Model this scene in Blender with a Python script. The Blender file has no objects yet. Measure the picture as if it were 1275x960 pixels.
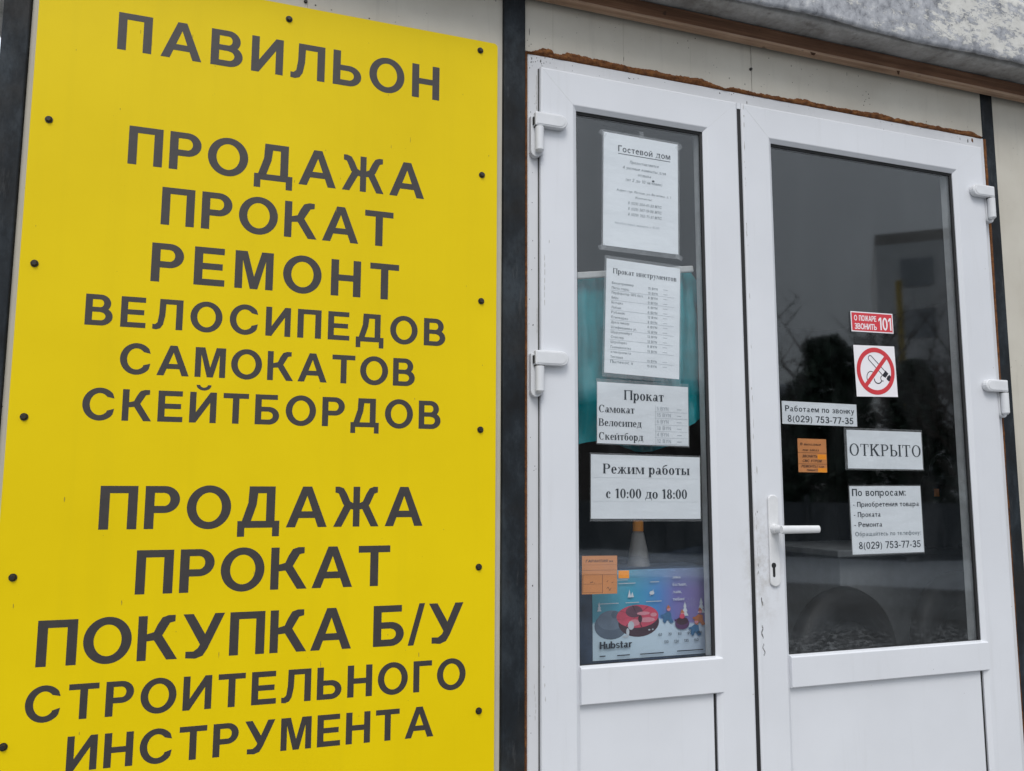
import bpy, math, random
from mathutils import Vector, Matrix, noise
random.seed(7)
rad = math.radians
S = bpy.context.scene
COL = S.collection

# ------------------------------------------------------------------ camera
cam = bpy.data.cameras.new('camera')
cam.sensor_fit = 'HORIZONTAL'; cam.sensor_width = 36.0
cam.lens = 1050.87 / 1275.0 * 36.0
cam.clip_start = 0.05; cam.clip_end = 3000
co = bpy.data.objects.new('camera', cam); COL.objects.link(co)
_r = Vector((0.94139718, -0.33728821, 0.00283079)); _u = Vector((-0.04374086, -0.11375383, 0.99254562)); _f = Vector((0.33445192, 0.93450347, 0.12184081))
M = Matrix.Identity(4)
for i in range(3):
    M[i][0] = _r[i]; M[i][1] = _u[i]; M[i][2] = -_f[i]
M.translation = Vector((0, -1.807, 1.45))
co.matrix_world = M
S.camera = co

# ------------------------------------------------------------------ sky, sun, exposure
SUN_EL, SUN_AZ = 52, 200          # overcast: a weak very soft sun in front of the facade, to the left
w = bpy.data.worlds.new('World'); S.world = w; w.use_nodes = True
wn = w.node_tree; bg = wn.nodes['Background']
sky = wn.nodes.new('ShaderNodeTexSky'); sky.sky_type = 'NISHITA'; sky.sun_disc = False
sky.sun_elevation = rad(SUN_EL); sky.sun_rotation = rad(SUN_AZ)
sky.air_density = 1.0; sky.dust_density = 2.2; sky.ozone_density = 1.0; sky.altitude = 100
# overcast: a nearly even veil of cloud over the clear-sky gradient
tc = wn.nodes.new('ShaderNodeTexCoord'); cn = wn.nodes.new('ShaderNodeTexNoise'); cn.inputs['Scale'].default_value = 2.2; cn.inputs['Detail'].default_value = 5
wn.links.new(tc.outputs['Generated'], cn.inputs['Vector'])
cr_ = wn.nodes.new('ShaderNodeValToRGB'); cr_.color_ramp.elements[0].position = .3; cr_.color_ramp.elements[1].position = .7
cr_.color_ramp.elements[0].color = (.84, .89, .96, 1); cr_.color_ramp.elements[1].color = (1, 1.04, 1.10, 1); wn.links.new(cn.outputs['Fac'], cr_.inputs[0])
# an overcast sky is about 2.5 times brighter overhead than near the horizon
sx = wn.nodes.new('ShaderNodeSeparateXYZ'); wn.links.new(tc.outputs['Generated'], sx.inputs[0])
gz = wn.nodes.new('ShaderNodeMapRange'); gz.inputs['From Min'].default_value = 0.0; gz.inputs['From Max'].default_value = .75; gz.inputs['To Min'].default_value = 3.9; gz.inputs['To Max'].default_value = 9.4
wn.links.new(sx.outputs['Z'], gz.inputs['Value'])
vm = wn.nodes.new('ShaderNodeVectorMath'); vm.operation = 'SCALE'; wn.links.new(gz.outputs[0], vm.inputs['Scale']); wn.links.new(cr_.outputs[0], vm.inputs[0])
cm = wn.nodes.new('ShaderNodeMix'); cm.data_type = 'RGBA'; cm.inputs[0].default_value = .82
wn.links.new(sky.outputs[0], cm.inputs[6]); wn.links.new(vm.outputs[0], cm.inputs[7]); wn.links.new(cm.outputs[2], bg.inputs[0])
bg.inputs[1].default_value = 0.115
sl = bpy.data.lights.new('sun', 'SUN'); sl.energy = 1.15; sl.angle = rad(24); sl.color = (1, .97, .93)
so = bpy.data.objects.new('sun', sl); COL.objects.link(so)
az = rad(SUN_AZ); el = rad(SUN_EL)
sdir = Vector((math.sin(az)*math.cos(el), math.cos(az)*math.cos(el), math.sin(el)))   # towards the sun
so.rotation_euler = sdir.to_track_quat('Z', 'Y').to_euler()
S.view_settings.view_transform = 'Standard'; S.view_settings.look = 'None'
S.view_settings.exposure = 0.48; S.view_settings.gamma = 1; S.view_settings.use_curve_mapping = False
S.cycles.max_bounces = 10; S.cycles.transparent_max_bounces = 24

# ------------------------------------------------------------------ materials
MAT = {}
class NT:
    def __init__(s, name):
        s.m = bpy.data.materials.new(name); s.m.use_nodes = True; s.t = s.m.node_tree
        s.b = s.t.nodes['Principled BSDF']; s.out = s.t.nodes['Material Output']
    def n(s, typ, **kw):
        nd = s.t.nodes.new(typ)
        for k, v in kw.items(): setattr(nd, k, v)
        return nd
    def l(s, a, b): s.t.links.new(a, b)
    def coords(s, scale=(1, 1, 1)):
        g = s.n('ShaderNodeNewGeometry'); mp = s.n('ShaderNodeMapping'); mp.inputs['Scale'].default_value = scale
        s.l(g.outputs['Position'], mp.inputs['Vector']); return mp.outputs[0]
    def noise(s, scale, detail=4, rough=.55, stretch=(1, 1, 1)):
        nd = s.n('ShaderNodeTexNoise'); nd.inputs['Scale'].default_value = scale; nd.inputs['Detail'].default_value = detail
        nd.inputs['Roughness'].default_value = rough; s.l(s.coords(stretch), nd.inputs['Vector']); return nd.outputs['Fac']
    def ramp(s, fac, stops):
        nd = s.n('ShaderNodeValToRGB'); cr = nd.color_ramp
        while len(cr.elements) < len(stops): cr.elements.new(.5)
        for e, (p, c) in zip(cr.elements, stops):
            e.position = p; e.color = (c, c, c, 1) if isinstance(c, (int, float)) else (*c, 1)
        s.l(fac, nd.inputs[0]); return nd.outputs[0]
    def mix(s, fac, a, b, typ='MIX'):
        nd = s.n('ShaderNodeMix'); nd.data_type = 'RGBA'; nd.blend_type = typ
        for sock, v in ((nd.inputs[0], fac), (nd.inputs[6], a), (nd.inputs[7], b)):
            if isinstance(v, (int, float)): sock.default_value = v
            elif isinstance(v, tuple): sock.default_value = (*v, 1)
            else: s.l(v, sock)
        return nd.outputs[2]
    def math(s, op, a, b=0.0):
        nd = s.n('ShaderNodeMath', operation=op)
        for sock, v in zip(nd.inputs, (a, b)):
            if isinstance(v, (int, float)): sock.default_value = v
            else: s.l(v, sock)
        return nd.outputs[0]
    def bump(s, h, strength=.3, dist=.002):
        nd = s.n('ShaderNodeBump'); nd.inputs['Strength'].default_value = strength; nd.inputs['Distance'].default_value = dist
        s.l(h, nd.inputs['Height']); s.l(nd.outputs[0], s.b.inputs['Normal'])
    def col(s, c):
        if isinstance(c, tuple): s.b.inputs['Base Color'].default_value = (*c, 1)
        else: s.l(c, s.b.inputs['Base Color'])
    def rough(s, v):
        if isinstance(v, (int, float)): s.b.inputs['Roughness'].default_value = v
        else: s.l(v, s.b.inputs['Roughness'])
    def done(s, key): MAT[key] = s.m; return s.m

def plain(key, c, rough=.6, var=.12, scale=30, metal=0, bump=0):
    t = NT(key)
    n = t.noise(scale, 5)
    lo = tuple(x*(1-var) for x in c); hi = tuple(min(1, x*(1+var)) for x in c)
    t.col(t.ramp(n, [(.3, lo), (.7, hi)])); t.rough(rough); t.b.inputs['Metallic'].default_value = metal
    if bump: t.bump(n, bump, .002)
    return t.done(key)

def pvc(key, base, speck, dirt):
    t = NT(key)
    big = t.noise(3.2, 4); fine = t.noise(140, 2); mask = t.noise(9, 3)
    c = t.ramp(big, [(.3, tuple(x*(1-dirt) for x in base)), (.7, base)])
    streak = t.noise(1.0, 5, .65, (38, 38, 2.2))
    c = t.mix(t.ramp(streak, [(.58, 0), (.78, dirt*1.6)]), c, (.36, .35, .32))
    dv = t.n('ShaderNodeVectorMath', operation='DISTANCE'); mp = t.coords((1, 1, .38)); t.l(mp, dv.inputs[0]); dv.inputs[1].default_value = (1.300, -.014, .38*1.27)
    smudge = t.math('MULTIPLY', t.ramp(dv.outputs['Value'], [(.015, .55), (.075, 0)]), t.ramp(t.noise(30, 5, .7), [(.42, 0), (.65, 1)]))
    c = t.mix(smudge, c, (.36, .33, .29))
    sp = t.math('MULTIPLY', t.ramp(fine, [(speck, 0), (speck+.02, 1)]), t.ramp(mask, [(.5, 0), (.6, 1)]))
    c = t.mix(sp, c, (.06, .055, .05))
    t.col(c); t.rough(t.ramp(big, [(.3, .42), (.7, .30)])); t.bump(t.noise(420, 2), .05, .0005)
    return t.done(key)
pvc('white_plastic', (.69, .705, .735), .80, .075)
pvc('dirty_white_plastic', (.645, .65, .665), .735, .16)
plain('foam_dark', (.07, .030, .014), .95, .3, 60)
plain('hinge_plastic', (.66, .67, .685), .38, .05, 25)
plain('handle_plastic', (.67, .675, .68), .36, .06, 40)
plain('jamb_grey', (.50, .52, .53), .5)
plain('gasket_rubber', (.012, .012, .013), .7)
plain('seam_dirt', (.05, .048, .045), .9)

def steel():
    t = NT('weathered_dark_steel')
    a = t.noise(9, 9, .7, (1, 1, .5)); b = t.noise(60, 7, .75, (1, 1, .6)); c2 = t.noise(3.0, 5, .6)
    c = t.ramp(a, [(.36, (.003, .004, .005)), (.5, (.008, .012, .016)), (.66, (.030, .039, .047))])
    c = t.mix(t.ramp(b, [(.55, 0), (.70, .55)]), c, (.012, .012, .013))
    c = t.mix(t.ramp(c2, [(.50, 0), (.66, .75)]), c, (.016, .014, .012))
    c = t.mix(t.ramp(t.noise(1.0, 6, .7, (60, 60, 7)), [(.60, 0), (.72, .35)]), c, (.10, .10, .10))
    t.col(c); t.rough(t.ramp(b, [(.3, .50), (.7, .8)])); t.bump(b, .35, .001)
    t.b.inputs['Specular IOR Level'].default_value = .28
    return t.done('steel')
steel()

def yellow():
    t = NT('yellow_composite_panel')
    a = t.noise(2.0, 5, .6); st = t.noise(1.0, 4, .6, (30, 30, .9)); fine = t.noise(210, 2)
    m = t.noise(14, 2)
    c = t.ramp(a, [(.3, (.72, .525, .000)), (.7, (.78, .578, .000))])
    c = t.mix(t.ramp(st, [(.52, 0), (.8, .07)]), c, (.42, .33, .005))
    sp = t.math('MULTIPLY', t.ramp(fine, [(.775, 0), (.79, 1)]), t.ramp(m, [(.55, 0), (.62, 1)]))
    c = t.mix(sp, c, (.08, .06, .02))
    t.col(c); t.rough(t.ramp(a, [(.3, .36), (.7, .50)])); t.bump(t.noise(2.6, 2), .25, .012)
    t.b.inputs['Specular IOR Level'].default_value = .16
    return t.done('yellow')
yellow()
plain('lettering_film', (.036, .031, .029), .55, .10, 60)
plain('panel_edge', (.30, .24, .03), .6)

def cream():
    t = NT('cream_wall_lining')
    a = t.noise(4.5, 6, .6); b = t.noise(1.0, 5, .65, (26, 26, 2)); f = t.noise(150, 2); m = t.noise(12, 2)
    c = t.ramp(a, [(.28, (.47, .435, .365)), (.7, (.57, .54, .465))])
    c = t.mix(t.ramp(b, [(.56, 0), (.8, .35)]), c, (.25, .235, .2))
    sp = t.math('MULTIPLY', t.ramp(f, [(.72, 0), (.74, 1)]), t.ramp(m, [(.55, 0), (.62, 1)]))
    c = t.mix(sp, c, (.06, .05, .04))
    t.col(c); t.rough(.55); t.bump(a, .1, .002)
    return t.done('cream')
cream()

def foam():
    t = NT('aged_mounting_foam')
    a = t.noise(70, 6, .7); b = t.noise(14, 4)
    c = t.ramp(a, [(.3, (.045, .015, .005)), (.5, (.165, .058, .014)), (.72, (.30, .125, .03))])
    c = t.mix(t.ramp(b, [(.4, 0), (.7, .55)]), c, (.105, .042, .014))
    t.col(c); t.rough(.95); t.bump(a, .9, .004)
    return t.done('foam')
foam()

def wood(key, c0, c1, c2):
    t = NT(key)
    a = t.noise(1.0, 6, .65, (3, 60, 90)); b = t.noise(8, 4); k = t.noise(34, 2)
    c = t.ramp(a, [(.3, c0), (.52, c1), (.72, c2)])
    c = t.mix(t.ramp(b, [(.45, 0), (.75, .5)]), c, c0)
    c = t.mix(t.ramp(k, [(.70, 0), (.75, .6)]), c, (.03, .02, .015))
    t.col(c); t.rough(.85); t.bump(a, .4, .002)
    return t.done(key)
wood('batten_wood', (.10, .048, .026), (.20, .10, .055), (.31, .175, .105)); wood('lit_batten_wood', (.25, .15, .095), (.42, .275, .185), (.55, .40, .29))

def peeling():
    t = NT('peeling_painted_roof_edge')
    a = t.noise(15, 12, .82, (.75, 1, 1.7)); b = t.noise(30, 8, .7); d = t.noise(3, 4)
    g = t.ramp(b, [(.34, (.16, .165, .18)), (.46, (.33, .34, .365)), (.57, (.44, .45, .475)), (.68, (.62, .62, .62))])
    h = t.math('ADD', a, t.math('MULTIPLY', t.math('SUBTRACT', d, .5), .5))
    sep = t.n('ShaderNodeSeparateXYZ'); gg = t.n('ShaderNodeNewGeometry'); t.l(gg.outputs['Position'], sep.inputs[0])
    low = t.ramp(t.math('ADD', t.math('MULTIPLY', t.math('SUBTRACT', sep.outputs['Z'], 2.66), 6.0), t.math('MULTIPLY', t.math('SUBTRACT', a, .5), 1.2)), [(.20, 0), (.24, 1)])
    msk = t.math('MULTIPLY', t.ramp(h, [(.545, 0), (.556, 1)]), low)
    c = t.mix(msk, g, t.ramp(b, [(.35, (.58, .57, .53)), (.7, (.72, .71, .67))]))
    c = t.mix(t.ramp(t.noise(120, 2), [(.70, 0), (.73, .8)]), c, (.06, .055, .05))
    t.col(c); t.rough(.8); t.bump(t.math('ADD', t.math('MULTIPLY', msk, .6), b), .5, .003)
    return t.done('peel')
peeling()
def soffit():
    t = NT('stained_grey_soffit')
    a = t.noise(9, 9, .72); b = t.noise(40, 5, .7)
    c = t.ramp(a, [(.34, (.20, .185, .17)), (.5, (.38, .375, .365)), (.66, (.54, .54, .535))])
    c = t.mix(t.ramp(b, [(.55, 0), (.7, .5)]), c, (.16, .15, .14))
    t.col(c); t.rough(.9); t.bump(b, .5, .003); return t.done('soffit')
soffit()

def glass(key, frost_top, f2):
    t = NT(key)
    lw = t.n('ShaderNodeLayerWeight'); lw.inputs['Blend'].default_value = .5
    p5 = t.math('POWER', lw.outputs['Facing'], 5.0)
    fr = t.math('ADD', t.math('MULTIPLY', p5, .94), .052)
    tr = t.n('ShaderNodeBsdfTransparent'); tr.inputs[0].default_value = (.955, .96, .96, 1)
    gl = t.n('ShaderNodeBsdfGlossy'); gl.inputs['Roughness'].default_value = 0.030; gl.inputs[0].default_value = (.97, 1, 1.0, 1)
    bp = t.n('ShaderNodeBump'); bp.inputs['Strength'].default_value = .02; bp.inputs['Distance'].default_value = .01
    t.l(t.noise(2.2, 1), bp.inputs['Height']); t.l(bp.outputs[0], gl.inputs['Normal'])
    mx = t.n('ShaderNodeMixShader'); t.l(fr, mx.inputs[0]); t.l(tr.outputs[0], mx.inputs[1]); t.l(gl.outputs[0], mx.inputs[2])
    # dried dirt and frost near the bottom of the pane
    sep = t.n('ShaderNodeSeparateXYZ'); g = t.n('ShaderNodeNewGeometry'); t.l(g.outputs['Position'], sep.inputs[0])
    hgt = t.math('DIVIDE', t.math('SUBTRACT', frost_top, sep.outputs['Z']), .13)
    hgt = t.math('ADD', hgt, t.math('MULTIPLY', t.math('SUBTRACT', t.noise(7, 4), .5), 1.6))
    band = t.ramp(hgt, [(0.0, 0), (.75, 1)])
    fl = t.ramp(t.noise(1.0, 7, .72, (50, 50, 150)), [(.47, 0.0), (.60, 1)])
    fac = t.math('MULTIPLY', t.math('MULTIPLY', band, fl), f2)
    dust = t.ramp(t.noise(1.0, 6, .7, (9, 9, 3)), [(.45, 0.0), (.85, .018)])
    dots = t.math('MULTIPLY', t.ramp(t.noise(230, 2), [(.74, 0), (.77, .4)]), t.ramp(t.noise(5, 3), [(.45, 0), (.62, 1)]))
    fac = t.math('MAXIMUM', t.math('MAXIMUM', fac, dust), t.math('MULTIPLY', dots, .55))
    df = t.n('ShaderNodeBsdfDiffuse'); df.inputs[0].default_value = (.55, .58, .60, 1)
    m2 = t.n('ShaderNodeMixShader'); t.l(fac, m2.inputs[0]); t.l(mx.outputs[0], m2.inputs[1]); t.l(df.outputs[0], m2.inputs[2])
    t.l(m2.outputs[0], t.out.inputs['Surface'])
    return t.done(key)
glass('glass_left', 1.10, .05); glass('glass_right', 1.105, .10)

def film(key, amount, tint=(.62, .635, .65)):
    t = NT(key)
    tr = t.n('ShaderNodeBsdfTransparent'); df = t.n('ShaderNodeBsdfDiffuse'); df.inputs[0].default_value = (*tint, 1)
    m = t.n('ShaderNodeMixShader'); n = t.noise(60, 4, .6)
    t.l(t.ramp(n, [(.3, amount*.6), (.7, amount*1.4)]), m.inputs[0]); t.l(tr.outputs[0], m.inputs[1]); t.l(df.outputs[0], m.inputs[2])
    gl = t.n('ShaderNodeBsdfGlossy'); gl.inputs['Roughness'].default_value = .25
    m2 = t.n('ShaderNodeMixShader'); m2.inputs[0].default_value = .04; t.l(m.outputs[0], m2.inputs[1]); t.l(gl.outputs[0], m2.inputs[2])
    t.l(m2.outputs[0], t.out.inputs['Surface']); return t.done(key)
film('clear_film', .10); film('sticky_tape', .06); film('cloudy_bag', .35)

plain('paper', (.76, .79, .825), .7, .03, 9)
def wrinkled():
    t = NT('office_paper'); n = t.noise(9, 3); b = t.noise(1.0, 4, .5, (7, 7, 16))
    t.col(t.ramp(n, [(.3, (.73, .76, .795)), (.7, (.78, .81, .845))])); t.rough(.65); t.bump(b, .35, .012); t.done('paper')
wrinkled()
plain('sticker_white', (.80, .78, .80), .5, .02, 30)
plain('printer_ink', (.030, .038, .050), .6, .1, 80)
plain('pale_ink', (.20, .235, .26), .6, .15, 80)
plain('faint_ink', (.42, .46, .50), .6, .1, 80)
plain('red_vinyl', (.60, .035, .05), .45, .06, 40)
plain('red_ring', (.58, .035, .045), .45, .05, 40)
plain('black_vinyl', (.012, .012, .02), .45)
plain('faded_orange_paper', (.62, .25, .085), .7, .06, 25)
plain('bright_orange_paper', (.95, .33, .015), .6, .04, 25)
plain('pencil', (.05, .025, .02), .8)
plain('screw_black', (.012, .011, .010), .5, .3, 200)
plain('teal_plastic', (.006, .25, .29), .26, .35, 9)
plain('white_rod', (.52, .53, .53), .5)
plain('navy_plastic', (.030, .055, .105), .35, .35, 20)
plain('black_rubber', (.010, .010, .011), .6, .25, 50)
plain('black_cloth', (.010, .010, .012), .9, .3, 60)
plain('counter_grey', (.17, .185, .20), .6)
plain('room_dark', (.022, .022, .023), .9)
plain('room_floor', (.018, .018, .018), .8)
plain('frosted_bottle', (.36, .34, .32), .5)
plain('orange_cap', (.98, .33, .02), .5)

# ------------------------------------------------------------------ mesh builder
ORIGIN = {}
class MB:
    def __init__(s): s.v = []; s.f = []; s.m = []
    def face(s, pts, m=0):
        i = len(s.v); s.v += [tuple(p) for p in pts]; s.f.append(tuple(range(i, i+len(pts)))); s.m.append(m)
    def grid(s, rows, m=0, closed=False):
        i = len(s.v); n = len(rows[0])
        for r in rows: s.v += [tuple(p) for p in r]
        for a in range(len(rows)-1):
            for b in range(n if closed else n-1):
                b2 = (b+1) % n
                s.f.append((i+a*n+b, i+a*n+b2, i+(a+1)*n+b2, i+(a+1)*n+b)); s.m.append(m)
        return s
    def box(s, x0, x1, y0, y1, z0, z1, m=0):
        i = len(s.v)
        s.v += [(x, y, z) for x in (x0, x1) for y in (y0, y1) for z in (z0, z1)]
        for f in ((0, 1, 3, 2), (4, 6, 7, 5), (0, 4, 5, 1), (2, 3, 7, 6), (0, 2, 6, 4), (1, 5, 7, 3)):
            s.f.append(tuple(i+k for k in f)); s.m.append(m)
        return s
    def prism(s, pts, y0, y1, m=0):           # outline in x,z extruded along y
        n = len(pts); i = len(s.v)
        s.v += [(x, y0, z) for x, z in pts] + [(x, y1, z) for x, z in pts]
        s.f.append(tuple(i+k for k in range(n))); s.m.append(m)
        s.f.append(tuple(i+n+k for k in reversed(range(n)))); s.m.append(m)
        for k in range(n):
            k2 = (k+1) % n; s.f.append((i+k, i+n+k, i+n+k2, i+k2)); s.m.append(m)
        return s
    def sweep(s, rings, m=0):                 # rings: ((x0,x1,z0,z1), y) - a mitred rectangular frame
        s.grid([[(x0, y, z0), (x1, y, z0), (x1, y, z1), (x0, y, z1)] for (x0, x1, z0, z1), y in rings], m, True); return s
    def tube(s, a, b, r0, r1=None, n=14, m=0, cap=True):
        a = Vector(a); b = Vector(b); r1 = r0 if r1 is None else r1
        d = (b-a).normalized(); u = d.orthogonal().normalized(); v = d.cross(u)
        A = [a+(u*math.cos(t)+v*math.sin(t))*r0 for t in (2*math.pi*k/n for k in range(n))]
        B = [b+(u*math.cos(t)+v*math.sin(t))*r1 for t in (2*math.pi*k/n for k in range(n))]
        s.grid([A, B], m, True)
        if cap: s.face(list(reversed(A)), m); s.face(B, m)
        return s
    def polys(s, polys, x, z, sx, sz, y, m=0, dy=.00003):   # flat shapes facing -y, each a hair further out
        for k, p in enumerate(polys): s.face([(x+px*sx, y-dy*(k % 8), z+pz*sz) for px, pz in p], m)
        return s
    def build(s, name, mats, parent=None, local=False, bevel=0, smooth=False, seg=2):
        me = bpy.data.meshes.new(name)
        vs = s.v
        if parent is not None and not local:
            o = ORIGIN[parent.name]; vs = [(x-o[0], y-o[1], z-o[2]) for x, y, z in vs]
        me.from_pydata(vs, [], s.f)
        for k in (mats if isinstance(mats, (list, tuple)) else [mats]): me.materials.append(MAT[k])
        me.polygons.foreach_set('material_index', s.m)
        if smooth: me.polygons.foreach_set('use_smooth', [True]*len(s.f))
        me.update()
        ob = bpy.data.objects.new(name, me); COL.objects.link(ob)
        if parent is not None: ob.parent = parent
        if parent is None: ORIGIN[ob.name] = (0, 0, 0)
        else: ORIGIN[ob.name] = (0, 0, 0) if local else ORIGIN[parent.name]
        if bevel:
            b = ob.modifiers.new('bevel', 'BEVEL'); b.width = bevel; b.segments = seg; b.limit_method = 'ANGLE'; b.angle_limit = rad(40)
        return ob

def tag(o, label=None, cat=None, group=None, kind=None):
    if label: o['label'] = label
    if cat: o['category'] = cat
    if group: o['group'] = group
    if kind: o['kind'] = kind
    return o
def empty(name, loc, label, cat, group=None, rot=None):
    o = bpy.data.objects.new(name, None); COL.objects.link(o); o.location = loc; o.empty_display_size = .05
    if rot is not None: o.rotation_euler = rot
    ORIGIN[o.name] = tuple(loc); tag(o, label, cat, group); return o

# ------------------------------------------------------------------ lettering
def R(x0, y0, x1, y1): return [(x0, y0), (x1, y0), (x1, y1), (x0, y1)]
def arc(cx, cy, rx, ry, ix, iy, a0, a1, n=18):
    out = []
    for k in range(n):
        t0 = rad(a0+(a1-a0)*k/n); t1 = rad(a0+(a1-a0)*(k+1)/n)
        out.append([(cx+rx*math.cos(t0), cy+ry*math.sin(t0)), (cx+rx*math.cos(t1), cy+ry*math.sin(t1)),
                    (cx+ix*math.cos(t1), cy+iy*math.sin(t1)), (cx+ix*math.cos(t0), cy+iy*math.sin(t0))])
    return [('strip', out)]
def mir(p, wd): return [(wd-x, y) for x, y in p]
s_, h_ = .205, .168
_bowl = [R(s_, .432, .44, .59), R(s_, 0, .44, .165)]
SANS = {
 'П': (.80, [R(0, 0, s_, 1), R(.8-s_, 0, .8, 1), R(s_, 1-h_, .8-s_, 1)]),
 'Н': (.80, [R(0, 0, s_, 1), R(.8-s_, 0, .8, 1), R(s_, .42, .8-s_, .59)]),
 'И': (.82, [R(0, 0, .195, 1), R(.625, 0, .82, 1), [(.195, 0), (.625, .66), (.625, 1), (.195, .34)]]),
 'Т': (.80, [R(0, 1-h_, .8, 1), R(.4-s_/2, 0, .4+s_/2, 1-h_)]),
 'Е': (.74, [R(0, 0, s_, 1), R(s_, 0, .745, h_), R(s_, .42, .69, .585), R(s_, 1-h_, .725, 1)]),
 'Г': (.62, [R(0, 0, s_, 1), R(s_, 1-h_, .63, 1)]),
 'Р': (.76, [R(0, 0, s_, 1), R(s_, .84, .42, 1), R(s_, .37, .42, .535)] + arc(.42, .685, .34, .315, .13, .152, -90, 90)),
 'В': (.80, [R(0, 0, s_, 1), R(s_, .84, .44, 1), R(s_, .435, .46, .59), R(s_, 0, .46, .165)] + arc(.43, .715, .305, .285, .10, .125, -90, 90) + arc(.455, .295, .345, .295, .135, .13, -90, 90)),
 'Б': (.78, [R(0, 0, s_, 1), R(s_, .835, .72, 1)] + _bowl + arc(.44, .295, .34, .295, .135, .13, -90, 90)),
 'Ь': (.78, [R(0, 0, s_, 1)] + _bowl + arc(.44, .295, .34, .295, .135, .13, -90, 90)),
 'О': (1.0, arc(.5, .5, .5, .52, .288, .348, 0, 360, 44)),
 'С': (.93, arc(.49, .5, .49, .52, .28, .348, 42, 318, 36) + [[(.70, .735), (.905, .69), (.86, .84), (.69, .86)], [(.70, .30), (.91, .365), (.87, .17), (.69, .14)]]),
 'А': (.99, [[(0, 0), (.22, 0), (.497, .77), (.497, 1), (.385, 1)], [(.99, 0), (.77, 0), (.497, .77), (.497, 1), (.605, 1)], R(.27, .225, .72, .39)]),
 'Д': (.98, [R(0, 0, .98, .165), R(0, -.21, .165, 0), R(.815, -.21, .98, 0), R(.66, .165, .865, 1), R(.46, .835, .66, 1),
        [(.10, .165), (.31, .165), (.43, .55), (.46, .835), (.46, 1), (.255, 1), (.235, .6)]]),
 'К': (.89, [R(0, 0, s_, 1), [(s_, .43), (s_, .59), (.36, .63), (.44, .80), (.54, .955), (.68, 1), (.84, 1), (.84, .855), (.72, .83), (.56, .56), (.42, .45)], [(.36, .46), (.40, .59), (.54, .57), (.92, 0), (.67, 0)]]),
 'М': (.96, [R(0, 0, .19, 1), R(.77, 0, .96, 1), [(.19, 1), (.30, 1), (.48, .33), (.48, 0), (.385, 0), (.19, .76)], [(.77, 1), (.66, 1), (.48, .33), (.48, 0), (.575, 0), (.77, .76)]]),
 'Л': (.89, [R(.685, 0, .89, 1), R(.37, .835, .685, 1), [(-.02, 0), (.10, -.015), (.22, .03), (.30, .16), (.355, .45), (.37, .835), (.37, 1), (.18, 1), (.17, .5), (.13, .22), (.06, .155), (-.02, .16)]]),
 'У': (.92, [[(.70, 1), (.92, 1), (.56, .2), (.46, .04), (.30, -.02), (.08, 0), (.08, .15), (.25, .145), (.35, .22), (.41, .34)], [(0, 1), (.225, 1), (.53, .47), (.41, .26)]]),
 '/': (.40, [[(-.02, -.02), (.13, -.02), (.42, 1.02), (.27, 1.02)]]),
 'З': (.75, arc(.36, .73, .33, .28, .13, .125, -90, 165, 24) + arc(.36, .285, .38, .30, .165, .135, -165, 90, 24) + [R(.22, .43, .38, .57)]),
 '1': (.50, [R(.24, 0, .44, 1), [(.24, 1), (.24, .80), (.02, .66), (.02, .83)]]),
 '0': (.72, arc(.36, .5, .36, .51, .155, .36, 0, 360, 36)),
}
SANS['Й'] = (.82, SANS['И'][1] + arc(.41, 1.235, .23, .18, .115, .085, 180, 360, 14))
def sc(gl, k): return (gl[0]*k, [('strip', [[(x*k, y) for x, y in q] for q in p[1]]) if isinstance(p, tuple) else [(x*k, y) for x, y in p] for p in gl[1]])
SANS['К'] = sc(SANS['К'], .94)
_zhr = [(.75, .43), (.75, .59), (.84, .63), (.94, .82), (1.04, .96), (1.17, 1), (1.29, 1), (1.29, .855), (1.19, .83), (1.05, .56), (.93, .45)]
_zhl = [(.84, .46), (.88, .59), (1.03, .57), (1.36, 0), (1.12, 0)]
SANS['Ж'] = (1.36, [R(.58, 0, .78, 1), [(x+.03, y) for x, y in _zhr], _zhl, mir([(x+.03, y) for x, y in _zhr], 1.36), mir(_zhl, 1.36)])

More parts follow.
